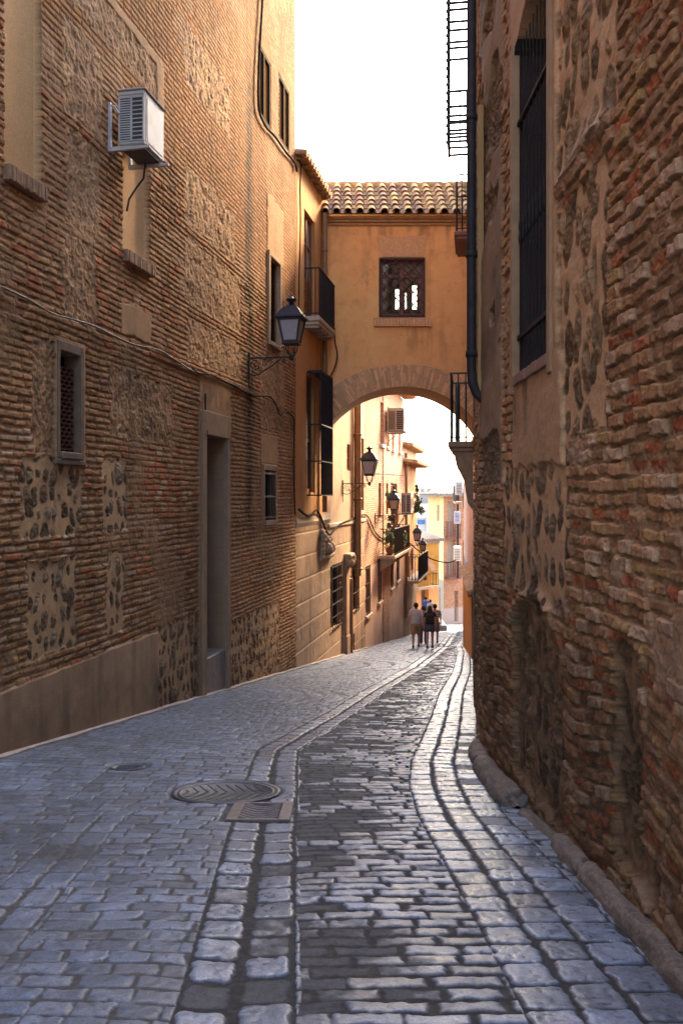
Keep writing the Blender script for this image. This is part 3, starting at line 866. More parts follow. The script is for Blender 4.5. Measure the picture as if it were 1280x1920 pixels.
def lattice_window():
    u0, u1, z0, z1 = U(108), U(147), 2.14, 3.36
    fr = MB()
    for (a, b, c, d) in ((-.07, 0, -.09, z1 - z0 + .12), (u1 - u0, u1 - u0 + .07, -.09, z1 - z0 + .12)):
        fr.box(a, b, -.10, .045, c, d, bev=.01)
    fr.box(0, u1 - u0, -.10, .042, z1 - z0, z1 - z0 + .12, bev=.01); fr.box(-.1, u1 - u0 + .1, -.10, .06, -.16, -.09, bev=.012); fr.box(0, u1 - u0, -.1, .07, -.09, 0, bev=.01)
    fr.xf(LF.M(u0, 0, z0, LB)); o = fr.build('window', mat('grey_cement', (.19, .125, .08), (.135, .09, .06), 8, .9, .3, 60), LB, 'small window filled with a lattice of curved tiles in a cement surround')
    t = MB(); w = u1 - u0; rows = 20; rh = (z1 - z0 - .16) / rows
    for r in range(rows):
        z = r * rh; n = 4; x0 = (.5 if r % 2 else 0) * w / n
        for k in range(-1, n + 1):
            c = x0 + (k + .5) * w / n
            arc = [(c + math.cos(a) * w / n * .48, 0, z + math.sin(a) * rh * .75) for a in np.linspace(0, math.pi, 7)]
            arc = [p for p in arc if 0.005 < p[0] < w - .005]
            for p, q in zip(arc[:-1], arc[1:]):
                t.hexa([(p[0], -.15, p[2]), (q[0], -.15, q[2]), (q[0], -.05, q[2]), (p[0], -.05, p[2])], [(p[0], -.15, p[2] + .016), (q[0], -.15, q[2] + .016), (q[0], -.05, q[2] + .016), (p[0], -.05, p[2] + .016)])
    t.xf(LF.M(u0, 0, z0, LB)); t.build('lattice', mat('clay_tile', (.15, .062, .035), (.09, .04, .025), 20, .9, .3, 60), o)
    MB().box(0, w, -.214, -.19, 0, z1 - z0).xf(LF.M(u0, 0, z0, LB)).build('backing', M_DARK, o)
lattice_window()
win(LB, LF, U(503), U(522), 5.15, 7.1, .16, M_DWOOD, 'shutter', .07, 1, (.33,), label='tall brown shuttered window beside the first lamp')
win(LB, LF, U(482), U(507), 10.0, 11.55, .07, M_DWOOD, 'glass', .08, 1, pane=mat('brown_board', (.15, .085, .035), (.10, .06, .025), 3, .95, 0, spec=0))  # pane is a brown board panel, not glass
win(LB, LF, U(522), U(542), 10.15, 11.7, .07, M_DWOOD, 'glass', .08, 1, pane=bpy.data.materials['brown_board'])
win(LB, LF, U(493), U(514), 1.05, 2.18, .2, M_DWOOD, 'glass', .06, 1, (), 5, (.06, .48, .94), .03, label='small barred window low in the brickwork')
def trim(u0, u1, z0, z1, w, base, F, mtl, parent, out=.06, name='frame'):
    mb = MB()
    mb.box(u0 - w, u0, -.05, out, z0 - w, z1 + w, bev=.01); mb.box(u1, u1 + w, -.05, out, z0 - w, z1 + w, bev=.01)
    mb.box(u0, u1, -.05, out - .004, z1, z1 + w, bev=.01); mb.box(u0, u1, -.05, out + .02, z0 - w, z0, bev=.01)
    mb.xf(F.M(0, 0, 0, base)); return mb.build(name, mtl, parent)
M_TRIM = mat('rendered_trim', (.38, .26, .165), (.30, .20, .13), 6, .9, .2, 60)
trim(U(503), U(522), 5.15, 7.1, .10, LB, LF, M_TRIM, LB)
def left_door():
    u0, u1 = U(381), U(421); dd_ = LW.d(400)
    d = MB(); w = u1 - u0
    d.box(0, w, -.54, -.49, -1.32, 2.72)
    for (a, b) in ((.08, w * .48), (w * .52, w - .08)):
        for (c, e) in ((-1.1, -.2), (-.05, 1.1), (1.25, 2.5)):
            d.box(a, b, -.49, -.465, c, e, bev=.02)
    d.xf(LF.M(u0, 0, 0, LB)); o = d.build('door', M_DWOOD, LB, 'tall dark double door set deep in its plastered surround')
    h = MB().lathe([(.0, 0), (.03, .01), (.035, .03), (.02, .05)], n=10).xf(LF.M(u0, 0, 0, LB) @ Matrix.Translation((w * .46, -.46, -.1)) @ Matrix.Rotation(-math.pi / 2, 4, 'X'))
    h.build('handle', M_IRON, o)
    s = MB().box(0.004, w - .004, -.5, .02, -3.0, -1.33, bev=.02).xf(LF.M(u0, 0, 0, LB)); s.build('doorstep', mat('worn_step', (.30, .25, .22), (.22, .18, .16), 8, .8, .2, 60), LB)
    f = MB()
    f.box(-.17, 0.002, -.02, .075, -3.0, 2.70, bev=.012); f.box(w - .002, w + .17, -.02, .075, -3.0, 2.70, bev=.012); f.box(-.17, w + .17, -.02, .078, 2.70, 3.13, bev=.012)
    f.xf(LF.M(u0, 0, 0, LB)); f.build('door_frame', mat('door_render', (.33, .205, .12), (.26, .16, .095), 5, .9, .25, 50, c3=(.20, .13, .085), s3=1.2), LB)
left_door()
trim(U(493), U(514), 1.05, 2.18, .12, LB, LF, bpy.data.materials['door_render'], LB, .05)

# ---- house B: plastered, with balcony and window cage
HB_ = thing('plaster_house', LW.pt(22.05, gz(22.05)), 0, 'narrow apricot plastered house with iron balcony and window cage before the bridge', 'house')
k_ = LW.k
def hB():
    u0, u1 = 22.02 * k_, 26.3 * k_; zb = 1.05
    holes = [(U(570), U(589), 6.45, 9.35, .16), (U(574), U(590), 1.70, 4.95, .18)]
    face_wall(HB_, LF, u0, u1, zb, 10.4, plaster((.56, .28, .10), .28), .05, .03, M_PLAST, 'wall', holes)
    mb = MB()
    n = 24
    pts = [(.0 + .02, zb), (.03, zb - .06), (.05, zb - .16), (.02, zb - .26), (-.1, zb - .33), (-.1, zb)]
    mb.prism(pts, 'x', u0, u1).xf(LF.M(0, 0, 0, HB_)); mb.build('moulding', M_CREAM, HB_)
    body(HB_, LF, u0 + .01, u1, -4, 10.35, 6, bpy.data.materials['plain_render'], .3)
    eave(HB_, LF, u0, U(606), 10.45, .20, .03, .27)
    rf = MB().hexa([(u0, -6, 10.5), (u1, -6, 10.5), (u1, -.28, 10.5), (u0, -.28, 10.5)], [(u0, -6, 12.2), (u1, -6, 12.2), (u1, -.3, 10.6), (u0, -.3, 10.6)]).xf(LF.M(0, 0, 0, HB_)); rf.build('roof', M_TILE_A, HB_)
    o = win(HB_, LF, U(570), U(589), 6.45, 9.35, .16, M_WOOD, 'glass', .10, 1, (.38, .72), label='tall wooden balcony door with upper glass coloured pale like reflected sky', name='balcony_door', pane=M_SKYGLASS)
    p = MB(); w = U(589) - U(570)
    for r in range(10):
        p.box(.1, w - .1, -.12, -.085, .1 + r * .1, .17 + r * .1)
    p.xf(LF.M(U(570), 0, 6.45, HB_)).build('louvre', M_WOOD, o)
    a, b = U(568), U(600)
    s = MB().box(a, b, 0.01, .46, 6.28, 6.42, bev=.02); s.box(a + .05, b - .05, 0.01, .42, 6.20, 6.279)
    for q in np.linspace(a + .15, b - .15, 5): s.box(q - .03, q + .03, .01, .4, 6.12, 6.199)
    s.xf(LF.M(0, 0, 0, HB_)); bal = s.build('balcony', M_CREAM, HB_)
    railing(bal, LF, HB_, a + .03, b - .03, .02, .43, 6.42, 7.72, .10, .010)
    # window cage
    o = win(HB_, LF, U(574), U(590), 1.70, 4.95, .18, M_WOOD, 'glass', .11, 1, (.45,), label='tall wooden window behind a projecting iron cage')
    c = MB(); a, b = U(575), U(598); z0, z1, n1 = 1.62, 4.98, .40
    for z in (z0, z1, 2.55, 3.55): c.box(a, b, n1 - .012, n1 + .012, z - .018, z + .018); c.box(a, a + .03, 0, n1 - .012, z - .018, z + .018); c.box(b - .03, b, 0, n1 - .012, z - .018, z + .018)
    for q in np.linspace(a + .015, b - .015, 19): c.tube([(q, n1, z0), (q, n1, z1)], .013, 6)
    for q in np.linspace(.08, n1 - .05, 3):
        c.tube([(a + .015, q, z0), (a + .015, q, z1)], .013, 6); c.tube([(b - .015, q, z0), (b - .015, q, z1)], .013, 6)
    c.box(a, b, .02, n1, z1 + .02, z1 + .045)
    c.xf(LF.M(0, 0, 0, HB_)); c.build('window_cage', M_IRON, o)
    # ashlar base of the same house
    h = []
    face_wall(HB_, LF, u0 - .0, 26.2 * k_, -4.0, zb - .1, ashlar((.40, .265, .165), (.50, .36, .24)), .05, .02, M_FACE, 'stone_base', h)
hB()

# ---- house C: pale plaster above dressed stone, beyond the bridge
HC = thing('pale_house', LW.pt(26.4, gz(26.4)), 0, 'pale peach plastered house on a dressed stone base just beyond the arch', 'house')
def hC():
    u0, u1 = 26.2 * k_, 33.0 * k_
    zs = .72
    H1 = (U(650), U(657), LF.z(650, 882), LF.z(650, 832), .15); H2 = (U(669.5), U(682), LF.z(669, 958), LF.z(669, 818), .15)
    face_wall(HC, LF, U(607), u1, zs, 9.2, plaster((.47, .31, .20), .2), .06, .03, M_PLAST, 'wall', [H1, H2])
    B1 = (U(619), U(637.5), LF.z(619, 1184), LF.z(619, 1062), .2); B2 = (U(660), U(672), LF.z(660, 1150), LF.z(660, 1040), .2); D1 = (U(638.5), U(644), -6, LF.z(640, 1082), .35)
    B3 = (U(659), U(664), LF.z(660, 1222), LF.z(660, 1190), .15)
    face_wall(HC, LF, u0, u1, -6.0, zs - .0, ashlar((.38, .245, .15), (.46, .33, .22)), .05, .02, M_FACE, 'stone_base', [B1, B2, D1, B3])
    body(HC, LF, u0, u1, -6, 9.1, 6, bpy.data.materials['plain_render'], .4)
    st = MB().box(U(614), u1, -.02, .06, zs - .1, zs + .03, bev=.02).xf(LF.M(0, 0, 0, HC)); st.build('string_course', M_CREAM, HC)
    win(HC, LF, *H1[:4], .15, M_WOOD, 'glass', .08, 0, (.5,))
    win(HC, LF, *H2[:4], .15, mat('grey_shutter', (.16, .13, .10), (.11, .09, .07), 9, .6, .1, 50), 'shutter', .1, 1, (.5,), label='tall grey shuttered window behind the second lamp')
    win(HC, LF, *B1[:4], .2, M_DWOOD, 'glass', .08, 1, (), 5, (.02, .2, .4, .6, .8, .98), .06, label='tall barred window in the dressed stone base')
    win(HC, LF, *B2[:4], .2, M_DWOOD, 'glass', .08, 0, (), 4, (.02, .33, .66, .98), .05)
    win(HC, LF, *B3[:4], .15, M_DWOOD, 'glass', .05, 0)
    # pilaster with carved capital
    a = U(644.5); p = MB().box(a, a + .5, -.02, .10, -5, -.55, bev=.02); p.box(a - .04, a + .54, -.02, .13, -5, -3.1, bev=.03)
    p.xf(LF.M(0, 0, 0, HC)); po = p.build('pilaster', mat('brown_stone', (.34, .205, .12), (.25, .15, .09), 4, .9, .3, 40), HC)
    c = MB()
    for k in range(9):
        an = k * 2.4; c.lathe([(.0, -.12), (.10, -.08), (.13, 0), (.09, .09), (0, .12)], 0.27 + .22 * math.cos(an), .12 + .06 * math.sin(an * 1.7), 8)
        c.v[-42:] = [(v[0], v[1], v[2] - .38 + .05 * k) for v in c.v[-42:]] if False else c.v[-42:]
    c2 = MB().box(-.1, .65, -.02, .26, .04, .16, bev=.03)
    for k in range(10):
        an = k * 2.4
        c2.lathe([(.02, -.35 + .03 * k), (.10, -.30 + .03 * k), (.13, -.22 + .03 * k), (.09, -.14 + .03 * k), (.02, -.10 + .03 * k)], .27 + .24 * math.cos(an), .14 + .07 * math.sin(an * 1.7), 8)
    c2.xf(LF.M(a, 0, -.5, HC)); c2.build('capital', mat('carved_stone', (.46, .32, .21), (.30, .20, .13), 7, .9, .4, 40), po)
hC()

# ---- carved corbel beneath house B
def corbel():
    t = thing('stone_corbel', LF.P(U(600), 0, .1), 0, 'weathered carved stone bracket under the corner of the apricot house', 'bracket')
    m = bpy.data.materials['carved_stone']; c = MB()
    c.box(.1, 1.5, -.04, .16, -.36, -.24, bev=.03)
    c.box(-.12, .14, -.04, .14, .40, .52, bev=.03)
    for k in range(6): c.lathe([(.02, -.09), (.09, -.06), (.12 - .008 * k, 0), (.09, .06), (.02, .09)], 0, 0, 9); c.v[-45:] = [(v[0] + .05 * math.sin(k * 2.1), v[1] + .10 - .012 * k, v[2] + .34 - .13 * k) for v in c.v[-45:]]
    for k, (x, z, r) in enumerate(((.45, -.05, .20), (.75, -.12, .16), (1.05, -.02, .15), (1.3, -.1, .12), (.3, .22, .14), (.62, .18, .11), (.95, .2, .09))):
        c.lathe([(.02, z - r), (r * .8, z - r * .6), (r, z), (r * .75, z + r * .6), (.02, z + r)], x, .1, 9)
    c.xf(Matrix(((LF.dir.x, LF.n.x, 0, 0), (LF.dir.y, LF.n.y, 0, 0), (0, 0, 1, 0), (0, 0, 0, 1)))).build('carving', m, t)
corbel()

# ---- house D: brick with many windows
HD = thing('brick_house', LW.pt(33.05, gz(33.05)), 0, 'tall pinkish brick house with rows of narrow windows past the pale house', 'house')
def hD():
    u0, u1 = 33.0 * k_, 45.4 * k_
    H = []
    for (a, b, yt, yb) in ((712, 717, 752, 832), (723, 727, 762, 837), (734, 738, 772, 842), (746.5, 750, 790, 846), (709, 714, 905, 972), (721, 725, 906, 965), (732, 744, 906, 1028)):
        H.append((U(a), U(b), LF.z(a, yb), LF.z(a, yt), .18))
    L = []
    for (a, b, yt, yb) in ((684.5, 693, 1064, 1155), (707, 713.5, 1050, 1130), (730.5, 736, 1033, 1104), (742, 747, 1022, 1090)):
        L.append((U(a), U(b), LF.z(a, yb), LF.z(a, yt), .2))
    fb = brickface((.40, .205, .12), (.44, .27, .17)); fp = plaster((.60, .39, .27), .2)
    def fn(Uu, Z, n1, n2, n3):
        h1, c1 = fb(Uu, Z, n1, n2, n3); h2_, c2 = fp(Uu, Z, n1, n2, n3)
        zl = -1.25 + .06 * n2
        q = ss(-.02, .02, zl - Z)
        pil = ((Uu > U(716.5)) & (Uu < U(728))).astype(np.float32)
        c1 = c1 * (1 - .0 * pil[..., None])
        q = q * (1 - pil)
        c = c1 + (c2 - c1) * q[..., None]; h = h1 + (h2_ + .02 - h1) * q + pil * .05
        ft = ss(1.5, .1, Z - gz(Uu / k_) + .5 * n1) * (Uu > U(700)); c = c * (1 - .40 * ft)[..., None]
        return h, c
    face_wall(HD, LF, u0, u1, -6.8, 6.75, fn, .05, .02, M_FACE, 'wall', H + L)
    body(HD, LF, u0, u1, -7, 6.7, 7, bpy.data.materials['plain_render'], .4)
    eave(HD, LF, u0, u1 + .3, 6.95, .65, .14, .30)
    rf = MB().hexa([(u0, -7, 7.0), (u1, -7, 7.0), (u1, -.28, 7.0), (u0, -.28, 7.0)], [(u0, -7, 9.0), (u1, -7, 9.0), (u1, -.3, 7.1), (u0, -.3, 7.1)]).xf(LF.M(0, 0, 0, HD)); rf.build('roof', M_TILE_A, HD)
    for i, h in enumerate(H):
        if i == 6:
            win(HD, LF, *h[:4], .18, M_WOOD, 'glass', .12, 1, (.35,), label='wooden balcony door behind the potted plants', name='balcony_door')
        else:
            win(HD, LF, *h[:4], .18, M_WOOD, 'shutter' if i != 1 else 'glass', .08, 1 if i > 3 else 0)
            if i < 4:
                MB().box(h[0] - .12, h[1] + .12, -.02, .14, h[2] - .16, h[2] - .01, bev=.02).xf(LF.M(0, 0, 0, HD)).build('sill', M_WHITE, HD)
    for h in L:
        win(HD, LF, *h[:4], .2, M_DWOOD, 'glass', .08, 0, (), 4, (.03, .35, .65, .97), .04)
        MB().box(h[0] - .1, h[1] + .1, -.02, .12, h[2] - .13, h[2] - .01, bev=.02).xf(LF.M(0, 0, 0, HD)).build('sill', M_CREAM, HD)
    # balcony
    a, b = U(708), U(741); z = LF.z(712, 1040)
    s = MB().box(a, b, .06, .75, z - .16, z, bev=.03)
    for q in (a + .4, (a + b) / 2, b - .4): s.prism([(.06, z - .161), (.7, z - .161), (.55, z - .35), (.2, z - .6), (.06, z - .7)], 'x', q - .1, q + .1)
    s.xf(LF.M(0, 0, 0, HD)); bal = s.build('balcony', M_CREAM, HD)
    railing(bal, LF, HD, a + .05, b - .05, .06, .7, z, z + 1.15, .13, .014)
    return a, b, z
PL_A, PL_B, PL_Z = hD()

# ---- house E: orange plaster with a double eave
HE = thing('orange_house', LW.pt(45.5, gz(45.5)), 0, 'bright orange plastered house with tiled eaves at the end of the left row', 'house')
def hE():
    u0, u1 = 45.4 * k_, 52.6 * k_
    H = [(U(a), U(b), LF.z(a, yb), LF.z(a, yt), .18) for (a, b, yt, yb) in ((764.5, 768, 925, 962), (762, 766, 1035, 1085), (770, 774, 1030, 1072), (757.5, 760.5, 1100, 1140))]
    z1 = LF.z(768, 872)
    def fn(Uu, Z, n1, n2, n3):
        h, c = plaster((.56, .27, .11), .25)(Uu, Z, n1, n2, n3)
        ft = ss(-3.3, -4.0, Z + .5 * n1); return h, c * (1 - .6 * ft)[..., None]
    face_wall(HE, LF, u0, u1, -7.4, z1, fn, .08, .04, M_PLAST, 'wall', H)
    body(HE, LF, u0, u1, -7.6, z1, 5, bpy.data.materials['plain_render'], .4)
    eave(HE, LF, u0, u1, z1 + .1, .7, .1, .28); eave(HE, LF, u0, u1, z1 + 1.0, .45, .1, .28)
    rf = MB().box(u0, u1, -5, 0, z1 + .05, z1 + .95).xf(LF.M(0, 0, 0, HE)); rf.build('attic', M_FACE if False else mat('attic_render', (.42, .27, .17)), HE)
    for h in H: win(HE, LF, *h[:4], .18, M_DWOOD, 'shutter', .1, 1)
    a, b = U(758), U(779); z = LF.z(762, 1085)
    s = MB().box(a, b, .03, .8, z - .16, z, bev=.03).xf(LF.M(0, 0, 0, HE)); bal = s.build('balcony', M_CREAM, HE)
    railing(bal, LF, HE, a + .05, b - .05, .06, .74, z, z + 1.3, .14, .018)
hE()

# ---- the bridge over the lane
BD = 25.4
BF = Face((-1.0, BD), (5, BD), 1)
BR = thing('bridge_passage', (1.86, BD, gz(BD)), 0, 'orange plastered passage bridging the lane on a brick arch, with a tiled roof', 'bridge')
def bx(px): return (px - 640) / FPX * BD
def bz(py): return EYE + (HY - py) / FPX * BD
M_SEE, nt_, bs_ = new_mat('clear_glass')
nt_.nodes.remove(bs_)
tr_ = nt_.nodes.new('ShaderNodeBsdfTransparent'); gl_ = nt_.nodes.new('ShaderNodeBsdfGlossy'); gl_.inputs['Roughness'].default_value = .05
ms_ = nt_.nodes.new('ShaderNodeMixShader'); ms_.inputs[0].default_value = .18; tr_.inputs[0].default_value = (.55, .58, .55, 1)
nt_.links.new(tr_.outputs[0], ms_.inputs[1]); nt_.links.new(gl_.outputs[0], ms_.inputs[2]); nt_.links.new(ms_.outputs[0], nt_.nodes['Material Output'].inputs[0])
def bridge():
    cx, cz, R, RE = bx(757), 2.1, 2.75, 3.40
    x0, x1 = -.62, 4.45
    loc = BR.location
    # front wall of plaster: a sheet following the arch, with the window opening
    xs = np.unique(np.concatenate([np.arange(x0, x1, .03), [x1], [bx(711), bx(711) + .004, bx(795), bx(795) - .004]]))
    zt = bz(424); nz = 170
    wz0, wz1 = bz(594), bz(485)
    k = np.linspace(0, 1, nz)
    zb = cz + np.sqrt(np.maximum(0, (R + .3) ** 2 - (xs - cx) ** 2)); zb = np.where(np.abs(xs - cx) > R + .29, cz, zb)
    # rows are blended so that two of them run along the window head and sill
    Zg = np.empty((nz, len(xs)))
    for i in range(len(xs)):
        Zg[:, i] = np.interp(np.arange(nz), [0, 60, 61, 120, 121, nz - 1], [zb[i], wz0 - .002, wz0 + .002, wz1 - .002, wz1 + .002, zt])
    Xg = np.broadcast_to(xs, Zg.shape)
    n1 = fbm(Xg * .8, Zg * .8, 4, 701); n2 = fbm(Xg * 5, Zg * 5, 4, 702)
    h, col = plaster((.92, .42, .145), .14, .14)(Xg, Zg, n1, n2, n2)
    rs_ = ss(.05, .45, fbm(Xg * 6, Zg * .5, 3, 731)) * (ss(1.2, 0, bz(424) - Zg) + ss(1.3, 0, bz(613) - Zg) * (Zg < bz(613)) * (Xg > bx(698)) * (Xg < bx(810)))
    pt = ss(.28, .34, fbm(Xg * .9, Zg * 1.1, 4, 733)); ck = np.exp(-(fbm(Xg * .8, Zg * .8, 5, 735) / .006) ** 2)
    col = col * (1 - .30 * rs_)[..., None] * (1 + .10 * pt)[..., None] * (1 - .22 * ck)[..., None]
    low = ss(6.4, 4.6, Zg + .3 * n1); col = col + (C3((.82, .375, .17)) * (1 + .1 * n2)[..., None] - col) * (.6 * low)[..., None]
    q = (Xg > bx(711) + .001) & (Xg < bx(795) - .001) & (Zg > wz0) & (Zg < wz1)
    Yg = BD - h + .22 * q
    grid_mesh('wall', Xg - loc.x, Yg - loc.y, Zg - loc.z, col, M_PLAST, BR, skip=q)
    # brick arch ring
    th = np.linspace(.02, math.pi - .02, 420); rr = np.linspace(0, 1, 16)
    TH, RR = np.meshgrid(th, rr); U_ = (math.pi - TH) * R
    m, hb, hb2, e, fr = bricks(RR * .66 + .1, U_, .066, .36, 720, .22, .5)
    n2 = fbm(U_ * 5, RR * 4, 4, 721)
    col = C3((.52, .29, .15)) * (1 + .15 * n2)[..., None]; f = C3((.78, .39, .18)) * (.72 + .5 * hb)[..., None]; col = col + (f - col) * m[..., None]
    ext = RR * (RE - R + .10 * np.abs(np.cos(TH)))
    X = cx + np.cos(TH) * (R + ext); Z = cz + np.sin(TH) * (R + ext); Y = BD - .035 - .014 * m - .004 * n2
    grid_mesh('arch', X - loc.x, Y - loc.y, Z - loc.z, col, M_FACE, BR, flip=True)
    # soffit and back
    yy = np.linspace(BD - .05, 27.25, 14); TH, YY = np.meshgrid(th, yy)
    n2 = fbm(TH * 6, YY * 4, 3, 722)
    col = C3((.24, .155, .10)) * (1 + .25 * n2)[..., None]
    X = cx + np.cos(TH) * R; Z = cz + np.sin(TH) * R
    grid_mesh('soffit', X - loc.x, YY - loc.y, Z - loc.z, col, M_FACE, BR)
    b = MB(); y1 = 27.25
    for a, c in zip(xs[:-1], xs[1:]):
        za = cz + math.sqrt(max(0, R * R - (a - cx) ** 2)); zc = cz + math.sqrt(max(0, R * R - (c - cx) ** 2))
        if abs(a - cx) > R: za = cz
        if abs(c - cx) > R: zc = cz
        xm = (a + c) / 2 * FPX / y1 + 640
        sl_ = [yt for p0, p1, yt in ((741.5, 747.5, 541), (759, 762.5, 548), (773, 782, 534)) if p0 < xm < p1]
        slit = bool(sl_); ra, rb_ = EYE + (HY - 580) / FPX * y1, EYE + (HY - (sl_ or [0])[0]) / FPX * y1
        for (l0, l1, t0, t1) in (((za, zc, ra, ra), (rb_, rb_, zt, zt)) if slit else ((za, zc, zt, zt),)):
            b.hexa([(a, y1, l0), (c, y1, l1), (c, y1 + .12, l1), (a, y1 + .12, l0)], [(a, y1, t0), (c, y1, t1), (c, y1 + .12, t1), (a, y1 + .12, t0)])
    b.xf(Matrix.Translation(-loc)); bo = b.build('rear_wall', M_TRIM, BR)
    MB().box(x0, x1, BD + .25, 27.2, cz + R + .25, cz + R + .31).xf(Matrix.Translation(-loc)).build('floor', M_DWOOD, BR)
    # cornice
    c = MB()
    zc = bz(424)
    c.box(x0, x1, BD - .06, BD + .3, zc, zc + .09, bev=.02); c.box(x0, x1, BD - .12, BD + .3, zc + .092, zc + .17, bev=.02); c.box(x0, x1, BD - .17, BD + .3, zc + .172, zc + .25, bev=.02)
    c.xf(Matrix.Translation(-loc)); c.build('cornice', mat('ochre_cornice', (.52, .27, .10), (.40, .20, .08), 6, .85, .15, 50), BR)
    # tiled roof
    ez, rz_, ey, ry = zc + .30, 11.45, BD - .30, 27.15
    sl = Vector((0, ry - ey, rz_ - ez)); Ls = sl.length; sl.normalize(); up = Vector((0, -sl.z, sl.y))
    r = MB(); pitch = .352; n = int((x1 - x0) / pitch) + 1; courses = 6; cl = Ls / courses
    mats = [mat('tile_%s' % nm, c1, c2, 7, .9, .4, 60, c3=c3, s3=9) for nm, c1, c2, c3 in (
        ('ochre', (.66, .41, .17), (.52, .30, .12), (.34, .24, .14)), ('yellow', (.76, .54, .23), (.60, .39, .15), (.36, .28, .16)), ('red', (.44, .23, .13), (.34, .17, .10), (.30, .22, .15)), ('brown', (.44, .27, .14), (.32, .19, .10), (.20, .17, .12)))]
    rnd = random.Random(3)
    def barrel(cxp, s0, s1, r0, r1, conv, lift0, lift1, mi):
        N = 9; vs = []
        for s, rad, lf0 in ((s0, r0, lift0), (s1, r1, lift1)):
            for t_ in (0, .022):
                for k in range(N):
                    a = math.pi * k / (N - 1)
                    rr_ = rad - t_
                    dx = math.cos(a) * rr_; dh = math.sin(a) * rr_ * conv
                    vs.append(Vector((cxp + dx, ey, ez)) + sl * s + up * (lf0 + dh))
        fs = []
        A, B, Cc, D = 0, N, 2 * N, 3 * N
        for k in range(N - 1):
            fs += [(A + k, A + k + 1, Cc + k + 1, Cc + k), (B + k + 1, B + k, D + k, D + k + 1), (A + k, B + k, B + k + 1, A + k + 1), (Cc + k, Cc + k + 1, D + k + 1, D + k)]
        r.add(vs, fs, mi, False)
    for i in range(-1, n + 1):
        c0 = x0 + .12 + i * pitch + rnd.uniform(-.015, .015)
        for j in range(courses):
            mi = rnd.choice((0, 0, 1, 1, 2, 3)); jt = rnd.uniform(-.02, .02)
            cj = c0 + rnd.uniform(-.012, .012)
            barrel(cj, j * cl - .06 + jt, (j + 1) * cl + .06, .128, .10, 1.0, .045, .005, mi)
            mi = rnd.choice((0, 3, 3, 2))
            barrel(c0 + pitch / 2, j * cl - .10 + jt, (j + 1) * cl + .05, .105, .12, -.8, .085, .06, mi)
    r.add([Vector((x0, ey + .05, ez - .03)), Vector((x1, ey + .05, ez - .03)), Vector((x1, ry, rz_ - .03)), Vector((x0, ry, rz_ - .03))], [(0, 1, 2, 3)], 3)
    # mortared ridge
    rg = [(x, ry + .1, rz_ + .03 + .015 * math.sin(x * 7) + .01 * math.sin(x * 17)) for x in np.arange(x0, x1 + .1, .12)]
    r.tube(rg, .17, 8, 0); r.add([Vector((x0, ry, rz_)), Vector((x1, ry, rz_)), Vector((x1, 28.6, zc + .2)), Vector((x0, 28.6, zc + .2))], [(0, 1, 2, 3)], 0)
    r.xf(Matrix.Translation(-loc)); r.build('roof', mats, BR)
    # window: sill, lintel of upright bricks, frame, panes, lattice grille
    l = MB()
    xa, xb, xc, xd = bx(708), bx(800), bx(716), bx(793); za, zd = bz(442), bz(482); N = 24
    for k in range(N):
        t0, t1 = k / N, (k + .86) / N
        p = [xc + (xd - xc) * t0, xc + (xd - xc) * t1, xa + (xb - xa) * t1, xa + (xb - xa) * t0]; o = -.018 - .012 * rnd.random(); dz = rnd.uniform(-.02, .02)
        l.hexa([(p[0], BD + o, zd), (p[1], BD + o, zd), (p[1], BD + .02, zd), (p[0], BD + .02, zd)], [(p[3], BD + o, za + dz), (p[2], BD + o, za + dz), (p[2], BD + .02, za + dz), (p[3], BD + .02, za + dz)], 0)
    l.hexa([(xc, BD - .008, zd), (xd, BD - .008, zd), (xd, BD + .02, zd), (xc, BD + .02, zd)], [(xa, BD - .008, za - .02), (xb, BD - .008, za - .02), (xb, BD + .02, za - .02), (xa, BD + .02, za - .02)], 1)
    MLB = mat('lintel_brick', (.82, .42, .19), (.66, .33, .14), 11, .9, .3, 60); l.xf(Matrix.Translation(-loc)); l.build('lintel', [MLB, M_TRIM], BR)
    s = MB(); xa, xb = bx(700), bx(808)
    for k in range(18):
        a = xa + (xb - xa) * k / 18; s.box(a, a + (xb - xa) / 18 - .008, BD - .10 - rnd.uniform(0, .015), BD + .02, bz(613), bz(597) + rnd.uniform(-.01, .01), bev=.008)
    s.xf(Matrix.Translation(-loc)); s.build('sill', MLB, BR)
    o = win(BR, BF, bx(711) + 1.0, bx(795) + 1.0, wz0, wz1, .22, M_REDW, 'glass', .11, 1, (.72,), label='red wooden window behind a diagonal iron lattice', pane=M_SEE)
    g = MB(); w = bx(796) - bx(710); hh = bz(484) - bz(595); y = .04
    g.box(0, .035, y - .02, y + .02, 0, hh); g.box(w - .035, w, y - .02, y + .02, 0, hh); g.box(.035, w - .035, y - .02, y + .02, 0, .05); g.box(.035, w - .035, y - .02, y + .02, hh - .05, hh)
    st = w / 4
    def clip(p, q):
        (xa_, za_), (xb_, zb_) = p, q; t0, t1 = 0, 1
        for a, b, lo, hi in ((xa_, xb_, 0, w), (za_, zb_, 0, hh)):
            dlt = b - a
            ta, tb = sorted(((lo - a) / dlt, (hi - a) / dlt)); t0 = max(t0, ta); t1 = min(t1, tb)
        if t1 > t0: return (xa_ + (xb_ - xa_) * t0, za_ + (zb_ - za_) * t0), (xa_ + (xb_ - xa_) * t1, za_ + (zb_ - za_) * t1)
    for k in range(-8, 14):
        for sgn in (1, -1):
            c_ = clip((k * st - 3 * (sgn > 0) * 0, 0), (k * st + sgn * hh * .92, hh))
            if c_:
                (p, q) = c_; g.tube([(p[0], y + .012 * sgn, p[1]), (q[0], y + .012 * sgn, q[1])], .015, 5)
    g.xf(BF.M(bx(710) + 1.0, 0, bz(595), BR)); g.build('grille', M_RUST, o)
bridge()
